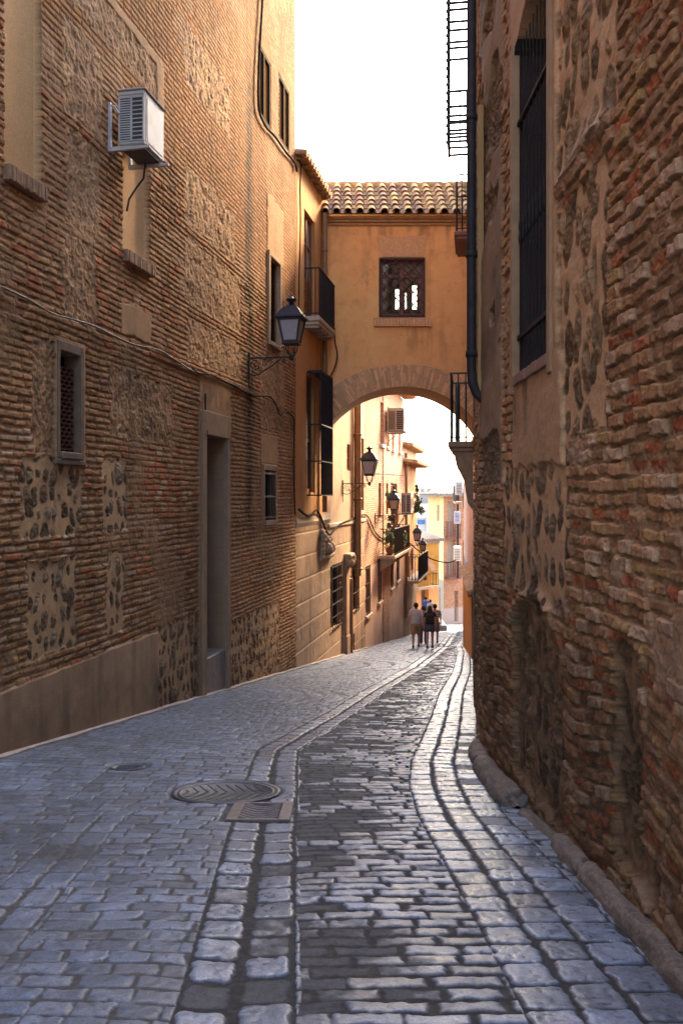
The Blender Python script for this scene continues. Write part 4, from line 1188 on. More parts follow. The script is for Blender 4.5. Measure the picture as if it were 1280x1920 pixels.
# ------------------------------------------------------------------ lanterns on wall brackets
M_LGLASS = mat('lantern_glass', (.34, .31, .33), (.24, .22, .24), 40, .3, .2, 300, spec=.6)
def lamp_proto(label):
    """origin at the wall; +x out of the wall, z up from the bracket bar"""
    t = thing('wall_lamp', (0, 0, 0), 0, label, 'street lamp', 'lanterns on wall brackets down the lane')
    b = MB(); L = .92
    b.box(-.01, .025, -.03, .03, -.42, .12, bev=.006); b.box(.0, .02, -.012, .012, -.62, -.42)
    b.box(.02, L + .02, -.014, .014, -.016, .016)
    # curved stay and scrolls
    st = [(.03, 0, -.33), (.12, 0, -.36), (.22, 0, -.345), (.34, 0, -.26), (.48, 0, -.18), (.60, 0, -.10), (.70, 0, -.02)]
    b.tube(st, .013, 6)
    def scroll(cx, cz, r, turns, sgn, ph):
        pts = []
        for k in range(26):
            q = k / 25; rr = r * (1 - .82 * q); a = ph + sgn * q * turns * 2 * math.pi
            pts.append((cx + math.cos(a) * rr, 0, cz + math.sin(a) * rr))
        b.tube(pts, .009, 5)
    scroll(.15, -.15, .115, 1.7, 1, 1.2); scroll(.34, -.10, .075, 1.6, -1, 2.2); scroll(.48, -.08, .055, 1.5, 1, .6); scroll(.74, -.085, .05, 1.5, -1, 2.0); scroll(.25, -.24, .045, 1.2, -1, 3)
    b.lathe([(.0, -.075), (.035, -.06), (.05, -.02), (.05, .03), (.03, .06), (.0, .07)], L, 0, 12)
    b.build('bracket', M_IRON, t)
    z0 = .29; hb, ht, hh = .145, .235, .50
    f = MB()
    for sx in (-1, 1):
        for sy in (-1, 1):
            f.tube([(L + sx * .05, sy * .05, .05), (L + sx * .09, sy * .09, .14), (L + sx * .11, sy * .11, z0)], .012, 6)
            f.hexa([(L + sx * hb - .014, sy * hb - .014, z0), (L + sx * hb + .014, sy * hb - .014, z0), (L + sx * hb + .014, sy * hb + .014, z0), (L + sx * hb - .014, sy * hb + .014, z0)],
                   [(L + sx * ht - .016, sy * ht - .016, z0 + hh), (L + sx * ht + .016, sy * ht - .016, z0 + hh), (L + sx * ht + .016, sy * ht + .016, z0 + hh), (L + sx * ht - .016, sy * ht + .016, z0 + hh)])
    f.box(L - hb - .02, L + hb + .02, -hb - .02, hb + .02, z0 - .03, z0 - .001)
    for (s, za, zb, w) in ((hb + .004, z0 + .001, z0 + .045, .02), (ht, z0 + hh - .05, z0 + hh - .001, .018)):
        f.box(L - s, L + s, -s - w * .4, -s + w * .6, za, zb); f.box(L - s, L + s, s - w * .6, s + w * .4, za, zb)
        f.box(L - s - w * .4, L - s + w * .6, -s + w * .6, s - w * .6, za, zb); f.box(L + s - w * .6, L + s + w * .4, -s + w * .6, s - w * .6, za, zb)
    f.build('lantern_frame', M_IRON, t)
    for (dx, dy) in ((1, 0), (-1, 0), (0, 1), (0, -1)):
        g = MB(); q = .9
        def P(r, s, z):
            return (L + (dx * r if dx else s * r * q), (dy * r if dy else s * r * q), z)
        g.add([P(hb - .012, -1, z0 + .02), P(hb - .012, 1, z0 + .02), P(ht - .012, 1, z0 + hh - .02), P(ht - .012, -1, z0 + hh - .02),
               P(hb - .02, -1, z0 + .02), P(hb - .02, 1, z0 + .02), P(ht - .02, 1, z0 + hh - .02), P(ht - .02, -1, z0 + hh - .02)],
              [(0, 1, 2, 3), (7, 6, 5, 4), (0, 4, 5, 1), (1, 5, 6, 2), (2, 6, 7, 3), (3, 7, 4, 0)])
        g.build('glass_pane', M_LGLASS, t)
    r = MB(); e = ht + .065
    r.box(L - e, L + e, -e, e, z0 + hh, z0 + hh + .028)
    r.hexa([(L - e + .02, -e + .02, z0 + hh + .028), (L + e - .02, -e + .02, z0 + hh + .028), (L + e - .02, e - .02, z0 + hh + .028), (L - e + .02, e - .02, z0 + hh + .028)],
           [(L - .15, -.15, z0 + hh + .23), (L + .15, -.15, z0 + hh + .23), (L + .15, .15, z0 + hh + .23), (L - .15, .15, z0 + hh + .23)])
    r.hexa([(L - .15, -.15, z0 + hh + .23), (L + .15, -.15, z0 + hh + .23), (L + .15, .15, z0 + hh + .23), (L - .15, .15, z0 + hh + .23)],
           [(L - .06, -.06, z0 + hh + .29), (L + .06, -.06, z0 + hh + .29), (L + .06, .06, z0 + hh + .29), (L - .06, .06, z0 + hh + .29)])
    r.lathe([(.055, z0 + hh + .28), (.05, z0 + hh + .36), (.11, z0 + hh + .39), (.115, z0 + hh + .41), (.05, z0 + hh + .43), (.03, z0 + hh + .47), (.0, z0 + hh + .48)], L, 0, 12)
    r.build('lantern_roof', mat('blued_iron', (.018, .022, .034), (.035, .038, .05), 20, .45, .1, 60, metal=.4), t)
    return t
def copy_tree(o, parent=None):
    c = o.copy(); COL.objects.link(c)
    if parent: c.parent = parent
    for ch in list(o.children): copy_tree(ch, c)
    return c
LAMPS = [(465, 672, 1.0, 'nearest black iron wall lantern on the tall brick building'),
         (641, 907, .98, 'black wall lantern on the pale house, framed just inside the arch'),
         (702, 967, .86, 'black wall lantern beside the balcony plants of the brick house'),
         (753, 1022, .86, 'black wall lantern on the orange house at the end of the row'),
         (768, 1040, .78, 'farthest and lowest black wall lantern, in front of the yellow house')]
LP = lamp_proto(LAMPS[0][3])
for i, (px, py, sc_, lb) in enumerate(LAMPS):
    o = LP if i == 0 else copy_tree(LP)
    p = LF.P(LF.u(px), .02, LF.z(px, py))
    o.location = p; o.rotation_euler = (0, 0, math.atan2(LF.n.y, LF.n.x)); o.scale = (sc_, sc_, sc_); o['label'] = lb

# ------------------------------------------------------------------ air conditioners
M_ACW = mat('ac_enamel', (.50, .48, .46), (.40, .375, .35), 2.5, .4, .04, 40, c3=(.33, .28, .24), s3=1.2)
M_ACG = mat('ac_grey', (.30, .285, .27), (.24, .23, .22), 10, .6, 0)
M_ACD = mat('ac_dark', (.03, .03, .035), (.05, .05, .05), 10, .6, 0)
def ac_unit(F, u0, n0, z0, w, dpt, h, label, full=True):
    o0 = F.P(u0, n0, z0)
    t = thing('air_conditioner', o0, math.atan2(F.dir.y, F.dir.x), label, 'air conditioner')
    s = -1                                   # local +y is into the wall for left facades: outwards is -y
    b = MB().box(0, w, -dpt, 0, 0, h, bev=.02)
    b.box(-.012, .0, -dpt + .01, -.01, h - .06, h - .02); b.box(-.02, w + .02, -dpt - .02, .01, h, h + .02, bev=.008)
    # louvred end
    for (y0, y1, n) in ((-dpt * .46, -dpt * .06, 18), (-dpt * .94, -dpt * .54, 10)):
        for k in range(n + 1):
            z = .06 + (h - .16) * k / n
            b.box(-.014, 0, y0, y1, z - .008, z + .006)
        b.box(-.014, 0, y0 - .02, y0, .05, h - .08); b.box(-.014, 0, y1, y1 + .02, .05, h - .08)
    b.build('casing', M_ACW, t)
    d = MB().box(-.006, 0.001, -dpt * .94, -dpt * .54, .06, h - .1).box(-.006, 0.001, -dpt * .46, -dpt * .06, .06, h - .1).box(.02, w - .02, -dpt + .02, -.02, -.04, .001)
    d.build('grille', M_ACD, t)
    if not full:
        MB().box(.05, .065, -dpt - .004, -dpt + .001, .05, h - .05).box(.09, w - .05, -dpt - .006, -dpt + .001, .06, h - .07, bev=.004).build('front_panel', [M_ACW], t)
    f = MB(); cx, cz, R = w * .42, h * .5, min(w * .38, h * .42) * .82
    f.xf(Matrix.Identity(4))
    ring = [(cx + math.cos(a) * R, -dpt - .012, cz + math.sin(a) * R) for a in np.linspace(0, 2 * math.pi, 25)]
    f.tube(ring, .012, 5, cap=False)
    for q in (.6,): f.tube([(cx + math.cos(a) * R * q, -dpt - .012, cz + math.sin(a) * R * q) for a in np.linspace(0, 2 * math.pi, 21)], .005, 4, cap=False)
    for k in range(3):
        a = k * math.pi / 1.5; f.tube([(cx, -dpt - .012, cz), (cx + math.cos(a) * R, -dpt - .012, cz + math.sin(a) * R)], .005, 4)
    f.add([(cx + math.cos(a) * R * .97, -dpt - .003, cz + math.sin(a) * R * .97) for a in np.linspace(0, 2 * math.pi, 24, endpoint=False)], [list(range(24))], 1)
    if full: f.build('fan_guard', [M_ACW, M_ACW], t)
    for k, uu in enumerate((-.06, w - .10)):
        a = MB()
        a.box(uu, uu + .05, n0 - .05, n0 - .01, -.09, .58, bev=.006)
        a.hexa([(uu, -dpt - .10, -.075), (uu + .05, -dpt - .10, -.075), (uu + .05, n0 - .01, -.09), (uu, n0 - .01, -.09)], [(uu, -dpt - .10, -.045), (uu + .05, -dpt - .10, -.045), (uu + .05, n0 - .01, -.03), (uu, n0 - .01, -.03)])
        a.tube([(uu + .025, n0 - .03, .55), (uu + .025, n0 - .10, .52), (uu + .025, -.02, .42)], .015, 6)
        a.build('bracket', M_ACW, t)
    hz = MB()
    hz.tube([(.55, -dpt * .4, -.02), (.56, -dpt * .3, -.25), (.53, -.02, -.38), (.50, n0 - .06, -.55), (.49, n0 - .03, -.72)], .016, 6)
    hz.build('hose', mat('hose_rubber', (.06, .03, .022), (.04, .022, .018), 10, .6, 0), t)
    return t
ac_unit(LF, LF.u(205), .14, 6.36, .68, .37, .74, 'grey louvred air conditioner bracketed high on the old brick wall', False)
ac_unit(LF, LF.u(720), .15, LF.z(720, 808), 1.0, .75, 1.0, 'white air conditioner on a shelf among the upper brick house windows')
ac_unit(LF, LF.u(744), .20, LF.z(744, 962), 1.1, .5, 1.0, 'white air conditioner behind the lantern next to the wooden balcony door')

# ------------------------------------------------------------------ cables and pipes
def cable(name, pts, r, label, m=None, cat='cable', sub=5):
    P_ = [Vector(p) for p in pts]; out = []
    for i in range(len(P_) - 1):
        a = P_[max(i - 1, 0)]; b = P_[i]; c = P_[i + 1]; d = P_[min(i + 2, len(P_) - 1)]
        for k in range(sub):
            t = k / sub
            out.append(.5 * ((2 * b) + (c - a) * t + (2 * a - 5 * b + 4 * c - d) * t * t + (-a + 3 * b - 3 * c + d) * t ** 3))
    out.append(P_[-1])
    o = MB().tube(out, r, 6).build(name, m or M_CABLE)
    return tag(o, label, cat)
M_CABLE = mat('cable_rubber', (.012, .010, .009), (.022, .018, .015), 8, .95, 0, spec=.1)
M_GREYCABLE = mat('grey_cable', (.14, .11, .085), (.08, .065, .05), 8, .6, 0)
def onL(px, py, n=.06): return LF.P(LF.u(px), n, LF.z(px, py))
c_ = cable('cable', [onL(*p) for p in ((-40, 525), (0, 541), (45, 562), (90, 588), (125, 598), (170, 612), (215, 634), (250, 648), (290, 656), (330, 680), (352, 694), (375, 701), (420, 716), (470, 738), (505, 752), (525, 775), (540, 768), (548, 778))], .011, 'grey cable sagging along the brick wall above the door', M_GREYCABLE)
cable('cable', [onL(*p) for p in ((354, 690), (368, 700), (392, 704), (430, 722), (470, 742), (500, 744), (512, 757), (521, 778), (532, 772), (545, 782), (547, 800), (546, 880), (549, 965))], .014, 'thin dark cable dropping down the far corner of the brick wall')
cable('cable', [onL(*p) for p in ((489, -40), (486, 20), (483, 70), (480, 130), (479, 180), (482, 212), (494, 238), (510, 255), (530, 283), (548, 305), (552, 322))], .028, 'thick black cable looping past the two top windows')
cable('cable', [onL(*p) for p in ((553, 300), (560, 310), (558, 350), (559, 420), (557, 500), (556, 560), (555, 640))], .018, 'black cable running down the edge of the apricot house')
cable('cable', [LF.P(LF.u(600) - .1, .44, LF.z(610, 628)), Vector((bx(628), BD - .25, bz(645))), Vector((bx(632), BD - .25, bz(668))), Vector((bx(627), BD - .22, bz(692))), Vector((bx(615), BD - .12, bz(714)))], .02, 'black cable looping from the balcony to the bridge wall')
cable('cable', [onL(380, 738, .05), onL(381, 790, .05), onL(381, 812, .08)], .014, 'short black wire hanging over the tall door')
cable('cable', [onL(*p) for p in ((556, 955), (575, 968), (592, 958), (612, 1002), (630, 985), (655, 974), (684, 966), (702, 1000), (722, 1010), (745, 985), (760, 960))], .03, 'twisted cables strung along the pale house below its plaster')
cable('cable', [Vector((.0625 * 44, 44, LF.z(735, 998))), Vector((4.9, 50, -1.9)), Vector((6.1, 50, -2.3)), Vector((6.7, 50, -2.15))], .03, 'dark wire sagging across the far end of the lane')
cable('cable', [onL(690, 888, .1), onL(720, 890, .3), onL(753, 892, .1)], .02, 'thin wire across the brick house front')
cable('cable', [(6.2, 62, 1.9), (10, 85, 2.3), (11.5, 88, 2.2)], .03, 'thin wire crossing the sky above the corner house')
def drainpipe(name, pts, r, m, label, collars=()):
    mb = MB().tube(pts, r, 12)
    for p in collars: mb.lathe([(r * 1.02, p[2] - .03), (r * 1.25, p[2] - .03), (r * 1.25, p[2] + .03), (r * 1.02, p[2] + .03)], p[0], p[1], 12)
    o = mb.build(name, m); return tag(o, label, 'drainpipe')
cxp, cyp = 1.372, 9.02
drainpipe('drainpipe', [(cxp, cyp, 7.6), (cxp, cyp, 2.95), (cxp + .01, cyp, 2.80), (cxp + .05, cyp, 2.69), (cxp + .13, cyp + .02, 2.62)], .050, M_PIPE, 'dark purple drainpipe down the corner of the rough building', [(cxp, cyp, z) for z in (5.6, 4.15, 3.1)])
def board():
    mb = MB().box(1.437, 1.50, 9.0, 9.06, 2.62, 5.73, bev=.008)
    for z in (3.0, 4.2, 5.4): mb.box(1.43, 1.437, 9.02, 9.04, z, z + .02)
    o = mb.build('corner_board', mat('ochre_board', (.42, .235, .085), (.32, .17, .06), 4, .8, .2, 60, stretch=(4, 4, .6)))
    tag(o, 'long ochre board standing beside the dark drainpipe', 'board')
board()
p1 = LF.P(LF.u(601), .12, 0)
drainpipe('drainpipe', [(p1.x, p1.y, bz(408)), (p1.x, p1.y, bz(560)), (p1.x, p1.y, bz(700)), (p1.x, p1.y, LF.z(600, 960))], .075, M_BROWNPIPE, 'brown drainpipe in the corner between apricot house and bridge', [(p1.x, p1.y, z) for z in (8.8, 6.2, 3.6)])
p1 = LF.P(LF.u(663), .14, 0)
drainpipe('drainpipe', [(p1.x, p1.y, 9), (p1.x, p1.y, LF.z(663, 1080))], .13, M_BROWNPIPE, 'thick brown drainpipe on the pale house under the arch', [(p1.x, p1.y, z) for z in (3.8, 1.5, -1.0)])
drainpipe('drainpipe', [tuple(LF.P(LF.u(653), .10, LF.z(653, 1085))), tuple(LF.P(LF.u(653), .10, gz(29.5)))], .06, M_BROWNPIPE, 'slim brown pipe at the foot of the pale house')
p1 = LF.P(LF.u(757), .12, 0)
drainpipe('drainpipe', [(p1.x, p1.y, 3.9), (p1.x, p1.y, -5)], .08, M_BROWNPIPE, 'thin brown drainpipe between brick and orange houses')

# ------------------------------------------------------------------ ironwork of the window on the right
def right_window():
    F = Face((RX, 0), (RX, 10), -1); u0, u1, z0, z1 = rd(1036), rd(970), 2.62, 5.45
    t = MB(); w = u1 - u0; n = 10
    for k in range(n):
        c = .05 + (w - .1) * k / (n - 1)
        t.tube([(c, -.01, 0), (c, -.01, z1 - z0 - .05), ], .0055, 6)
    for (z, hh) in ((.30, .045), (2.12, .04)):
        t.box(0, w, -.028, .008, z, z + hh, bev=.006)
    for k in range(n):
        c = .05 + (w - .1) * k / (n - 1)
        t.lathe([(.007, 1.10), (.018, 1.15), (.008, 1.20), (.015, 1.26), (.007, 1.33)], c, -.01, 8)
    t.xf(F.M(u0, 0, z0, RB)); 
    fr = MB(); fr.box(-.10, 0, -.02, .050, -.16, z1 - z0, bev=.012); fr.box(w, w + .10, -.02, .050, -.16, z1 - z0, bev=.012)
    fr.xf(F.M(u0, 0, z0, RB)); o = fr.build('window', mat('ochre_render', (.36, .215, .11), (.28, .165, .085), 5, .9, .2, 60), RB, 'tall deep window behind many thin iron bars')
    t.build('grille', mat('dark_bars', (.022, .018, .015), (.035, .03, .026), 20, .8, .1, 60, spec=.15), o)
    s = MB()
    for k in range(15):
        a = w * k / 15; s.box(a, a + w / 15 - .006, -.20, .05 + random.uniform(-.01, .01), -.09, -.002, bev=.008)
    s.xf(F.M(u0, 0, z0, RB)); s.build('sill', mat('red_sill_brick', (.30, .13, .08), (.24, .15, .10), 14, .9, .3, 60), o)
    MB().box(.02, w - .02, -1.09, -1.06, .02, z1 - z0 - .02).xf(F.M(u0, 0, z0, RB)).build('shutter', M_DARK, o)  # near-black panel standing for the unlit room, not a real shutter
right_window()
rb = MB().box(1.25, 6, -11, 6.0, -2, 9.8).box(.02, 6, -11, 5.9, 9.9, 13.5); rb.build('back_wall', bpy.data.materials['plain_render'], RB)  # upper box is added out of view to shade the left wall

# ------------------------------------------------------------------ rounded kerb at the foot of the right wall
def kerb_right():
    m = mat_attr('worn_kerb', .9, (50, .35), .6, 60)
    def seg(y0, y1, r, hgt, fx):
        ys = np.arange(y0, y1, .014); aa = np.linspace(0, np.pi, 26)
        A, Y = np.meshgrid(aa, ys)
        n1 = fbm(Y * 2.2, A * .8, 3, 901); n2 = fbm(Y * 9, A * 2.5, 4, 902); n3 = fbm(Y * 34, A * 9, 3, 903)
        # blocks end to end with chipped joints
        L = 1.7; b = Y / L + .15 * n1; jd = np.abs(b - np.round(b)) * L
        k = (1 + .12 * n1 + .10 * n2 + .04 * n3) * (1 - .22 * np.exp(-(jd / .022) ** 2))
        endt = np.minimum(Y - y0, y1 - Y); k = k * (.35 + .65 * ss(0, .07, endt))
        X = fx(Y) - np.sign(np.cos(A)) * np.abs(np.cos(A)) ** .8 * r * k; Z = gz(Y) - .03 + np.sin(A) ** .7 * hgt * k
        hb = h2(np.floor(b + .5), np.floor(b * 0), 905)
        col = C3((.20, .15, .115)) * (.7 + .5 * hb + .35 * n2 + .25 * n3)[..., None]
        gr = ss(.1, .5, n1 + .3 * n2); col = col + (C3((.07, .07, .045)) - col) * (.6 * gr)[..., None]
        col = col * (1 - .6 * np.exp(-(jd / .018) ** 2))[..., None]
        o = grid_mesh('kerb', X, Y, Z, col, m, flip=True); tag(o, kind='structure')
    seg(2.2, 5.75, .08, .125, lambda y: 1.46 + 0 * y)
    seg(5.80, 6.70, .06, .06, lambda y: np.interp(y, [5.8, 6.7], [1.47, 1.42]))
    seg(6.75, 9.6, .12, .16, lambda y: np.interp(y, [6.7, 7.2, 8.0, 8.9, 9.6], [1.39, 1.38, 1.38, 1.45, 1.55]))
kerb_right()

# ------------------------------------------------------------------ iron covers in the paving
M_CAST = mat('cast_iron', (.105, .115, .14), (.07, .075, .09), 20, .45, .3, 90, metal=.5)
def covers():
    tilt = math.atan(-SL)
    t = thing('manhole_cover', (-1.0, 7.42, gz(7.42) - .018), 0, 'large round iron manhole cover with slanting ribs in the left paving', 'manhole cover'); t.rotation_euler = (tilt, 0, 0)
    mb = MB().lathe([(.38, -.03), (.42, -.01), (.42, .012), (.395, .014), (.39, .004), (.0, .004)], n=40)
    for k in range(-9, 10):
        x = k * .082
        for s in (-1, 1):
            y0, y1 = .01 * s, .30 * s
            a = (x + (.0), y0); b = (x - .12, y1)
            if math.hypot(*a) > .37 : continue
            L = 1.0
            while math.hypot(a[0] + (b[0] - a[0]) * L, a[1] + (b[1] - a[1]) * L) > .375 and L > .05: L -= .05
            b = (a[0] + (b[0] - a[0]) * L, a[1] + (b[1] - a[1]) * L)
            mb.tube([(a[0], a[1], .006), (b[0], b[1], .004)], .009, 5)
    mb.build('cover', M_CAST, t)
    MB().lathe([(.42, -.04), (.47, -.03), (.47, .014), (.44, .016), (.425, .006)], n=40).build('rim', M_CAST, t)
    g = thing('drain_grate', (-.63, 6.70, gz(6.70) - .008), 0, 'square drain grate with dished bars in the gutter', 'drain grate'); g.rotation_euler = (tilt, 0, 0)
    f = MB(); f.box(-.245, -.15, -.29, .29, -.04, .012, bev=.006); f.box(.15, .245, -.29, .29, -.04, .012, bev=.006); f.box(-.149, .149, .25, .29, -.04, .01); f.box(-.149, .149, -.29, -.25, -.04, .01)
    f.build('frame', mat('worn_iron', (.19, .155, .145), (.12, .10, .095), 18, .5, .3, 80, metal=.4), g)
    b = MB()
    for k in range(7):
        y = -.21 + .42 * k / 6
        pts = [(x, y - .03 * math.cos(x / .16 * math.pi / 2), .010 - .025 * math.cos(x / .15 * math.pi / 2)) for x in np.linspace(-.149, .149, 9)]
        b.tube(pts, .016, 6)
    b.build('bars', bpy.data.materials['worn_iron'], g)
    MB().box(-.149, .149, -.249, .249, -.06, -.055).build('sump', M_DARK, g)
    s = MB().lathe([(.0, -.02), (.165, -.02), (.17, .004), (.15, .008), (.145, .002), (.0, .002)], n=28)
    for k in range(-2, 3): s.box(-.11, .11, k * .045 - .006, k * .045 + .006, .001, .006)
    o = s.build('small_cover', M_CAST); o.location = (-2.14, 8.56, gz(8.56) - .01); o.rotation_euler = (tilt, 0, 0)
    tag(o, 'small round iron cover near the left wall', 'access cover')
covers()

# ------------------------------------------------------------------ right side beyond the bend
R2 = Face((2.172, 14.1), (3.955, 25.7), -1)
RH = thing('plaster_building', (2.2, 14.6, gz(14.6)), 0, 'dark plastered building with iron balconies beyond the bend on the right', 'building')
def right_house():
    face_wall(RH, R2, 0, R2.L, -4.2, 18.5, plaster((.38, .26, .16), .3), .12, .08, M_PLAST)  # height carried up out of view to block sun from the left wall
    b = MB().box(0, R2.L, -7, -.06, -4.2, 18.4).xf(R2.M(0, 0, 0, RH)); b.build('back_wall', bpy.data.materials['plain_render'], RH)
    eave(RH, R2, 0, R2.L, 18.6, .5, .1, .3)
    M_OLDIRON = mat('green_iron', (.020, .035, .034), (.03, .045, .045), 12, .5, .1, 60, metal=.2)
    def balc(ua, ub, n1, z, h, mt, corbel=True, lab=None, sl=M_CREAM):
        s = MB().box(ua, ub, .0, n1 + .05, z - .12, z, bev=.02); s.box(ua + .04, ub - .04, .0, n1, z - .2, z - .121, bev=.02)
        if corbel:
            for q in (ua + .15, ub - .25): s.prism([(.0, z - .201), (n1 - .05, z - .201), (n1 * .75, z - .45), (n1 * .4, z - .75), (n1 * .25, z - 1.15), (0, z - 1.3)], 'x', q - .08, q + .1)
        s.xf(R2.M(0, 0, 0, RH)); o = s.build('balcony', sl, RH, lab)
        railing(o, R2, RH, ua + .03, ub - .03, .0, n1, z, z + h, .11, .012, mt)
        return o
    f = lambda d: (d - 14.1) * R2.L / 11.6
    o = balc(f(15.8), f(17.3), .41, 2.62, 1.28, M_OLDIRON, True, 'balcony on a stone corbel with dark boards behind its rails', M_SILL)
    g = MB()
    for k in range(7):
        a = f(15.85) + k * .2; g.box(a, a + .16, .30, .33, 2.64, 3.72 - .12 * (k % 3))
    g.xf(R2.M(0, 0, 0, RH)); g.build('screen', M_OLDIRON, o)
    balc(f(21.5), f(23.2), .42, 8.3, 1.45, M_IRON, False, 'balcony beside the tiled roof of the bridge', mat('red_slab', (.30, .14, .09), (.24, .11, .07), 6, .85, .2, 50))
    # tall caged balcony at the top
    c = MB(); a, b, n1, z0, z1 = f(15.6), f(16.2), .45, 8.05, 12.3
    for q in np.linspace(a, b, 6): c.tube([(q, n1, z0), (q, n1, z1)], .024, 6)
    for z in (8.08, 8.22, 8.42, 8.55, 8.72, 9.0, 9.9, 10.12, 10.62, 10.85):
        c.box(a - .03, b + .03, n1 - .02, n1 + .02, z, z + .035); c.box(a - .03, a + .01, 0, n1 - .02, z, z + .035); c.box(b - .01, b + .03, 0, n1 - .02, z, z + .035)
    for q in (.12, .24): c.tube([(a, q, z0), (a, q, 9)], .012, 6)
    for k in range(28): c.box(a - .06, a - .03, n1 - .02, n1 + .05, z0 + k * .15, z0 + .06 + k * .15)
    c.xf(R2.M(0, 0, 0, RH)); c.build('balcony', M_IRON, RH, 'tall caged iron balcony cut off by the top of the picture')
right_house()

# ochre garden wall and pink house beyond the arch
RW = Face((3.95, 25.9), (4.97, 35.0), -1)
def right_far():
    t = thing('garden_wall', (3.95, 25.9, gz(25.9)), 0, 'ochre plastered wall with a tile coping on the right past the arch', 'wall')
    face_wall(t, RW, 0, RW.L, -5.2, -1.35, plaster((.58, .27, .06), .15), .1, .05, M_PLAST)
    MB().box(0, RW.L, -.35, -.02, -5.2, -1.37).xf(RW.M(0, 0, 0, t)).build('core', bpy.data.materials['plain_render'], t)
    c = MB()
    for k in range(30):
        q = RW.L * k / 30; c.tube([(q + .15, -.35, -1.22), (q + .15, .14, -1.38)], .13, 8)
    c.xf(RW.M(0, 0, 0, t)); c.build('coping', M_TILE_A, t)
    F = Face((4.6, 26.5), (8.3, 58), -1)
    h = thing('pink_house', (5.6, 35.2, gz(35.2)), 0, 'long pink brick and plaster house on the right down the lane', 'house')
    fb = brickface((.44, .235, .155), (.50, .34, .24)); fp = plaster((.17, .16, .165), .3)
    fu = F.u
    H = [(fu(868), fu(864.5), F.z(868, 955), F.z(868, 905), .2), (fu(868), fu(864.5), F.z(868, 1085), F.z(868, 1020), .2)]
    def fn(Uu, Z, n1, n2, n3):
        h1, c1 = fb(Uu, Z, n1, n2, n3); h2_, c2 = fp(Uu, Z, n1, n2, n3)
        q = ss(-.02, .02, (-2.4 + .1 * n2) - Z) * ss(9, 9.2, Uu); c = c1 + (c2 - c1) * q[..., None]
        q3 = ss(.1, .3, n1) * (1 - q); c = c + (C3((.52, .34, .22)) - c) * (.8 * q3)[..., None]
        return h1 * (1 - q), c
    face_wall(h, F, 0, F.L, -8.2, 3.4, fn, .12, .03, M_FACE, 'wall', H)
    MB().box(3.1, 10.6, -6, .02, 3.35, 8.6).box(0, 3.0, -6, .02, 3.35, 16.5).xf(F.M(0, 0, 0, h)).build('sun_blocker', M_TRIM, h)  # unseen blocks added to keep sun off the left walls
    body(h, F, 0, F.L, -8.2, 3.35, 6, bpy.data.materials['plain_render'], .3)
    eave(h, F, 0, F.L, 3.5, .35, .1, .3)
    for q in H: win(h, F, *q[:4], .2, M_DWOOD, 'shutter', .1, 1)
    s = MB()
    a, b = fu(866), fu(859)
    s.box(a, b, .02, .5, F.z(862, 940) - .15, F.z(862, 940)); s.xf(F.M(0, 0, 0, h)); bo = s.build('balcony', M_CREAM, h)
    railing(bo, F, h, a + .05, b - .05, .05, .45, F.z(862, 940), F.z(862, 940) + 1.3, .2, .03)
    bo = MB().box(fu(860), fu(860) + .12, .02, .2, F.z(860, 1085), F.z(860, 905)).xf(F.M(0, 0, 0, h)); bo.build('downpipe', M_PIPE, h)
    for i, (px, py, lb) in enumerate(((867, 928, 'white unit box high on the pink house'), (864, 1052, 'pale grey unit box lower on the pink house'), (863, 982, 'small bluish sign box hanging on the pink house'))):
        u = fu(px); p = F.P(u, .02, F.z(px, py)); t = thing('wall_box', p, math.atan2(F.dir.y, F.dir.x), lb, 'wall unit', 'unit boxes on the pink house')
        w, hh, o = ((1.3, 1.0, .5), (1.3, 1.1, .55), (.15, 1.0, .5))[i]
        MB().box(0, w, 0, o, -.0, hh, bev=.04).build('casing', M_WHITE if i != 2 else mat('pale_blue', (.42, .44, .56), (.36, .38, .5), 4, .6, 0), t)
        m = MB()
        for k in range(7): m.box(-.012, -.001, .08, o - .08, .12 + k * (hh - .24) / 7, .16 + k * (hh - .24) / 7)
        m.build('vents', M_ACD, t)
right_far()

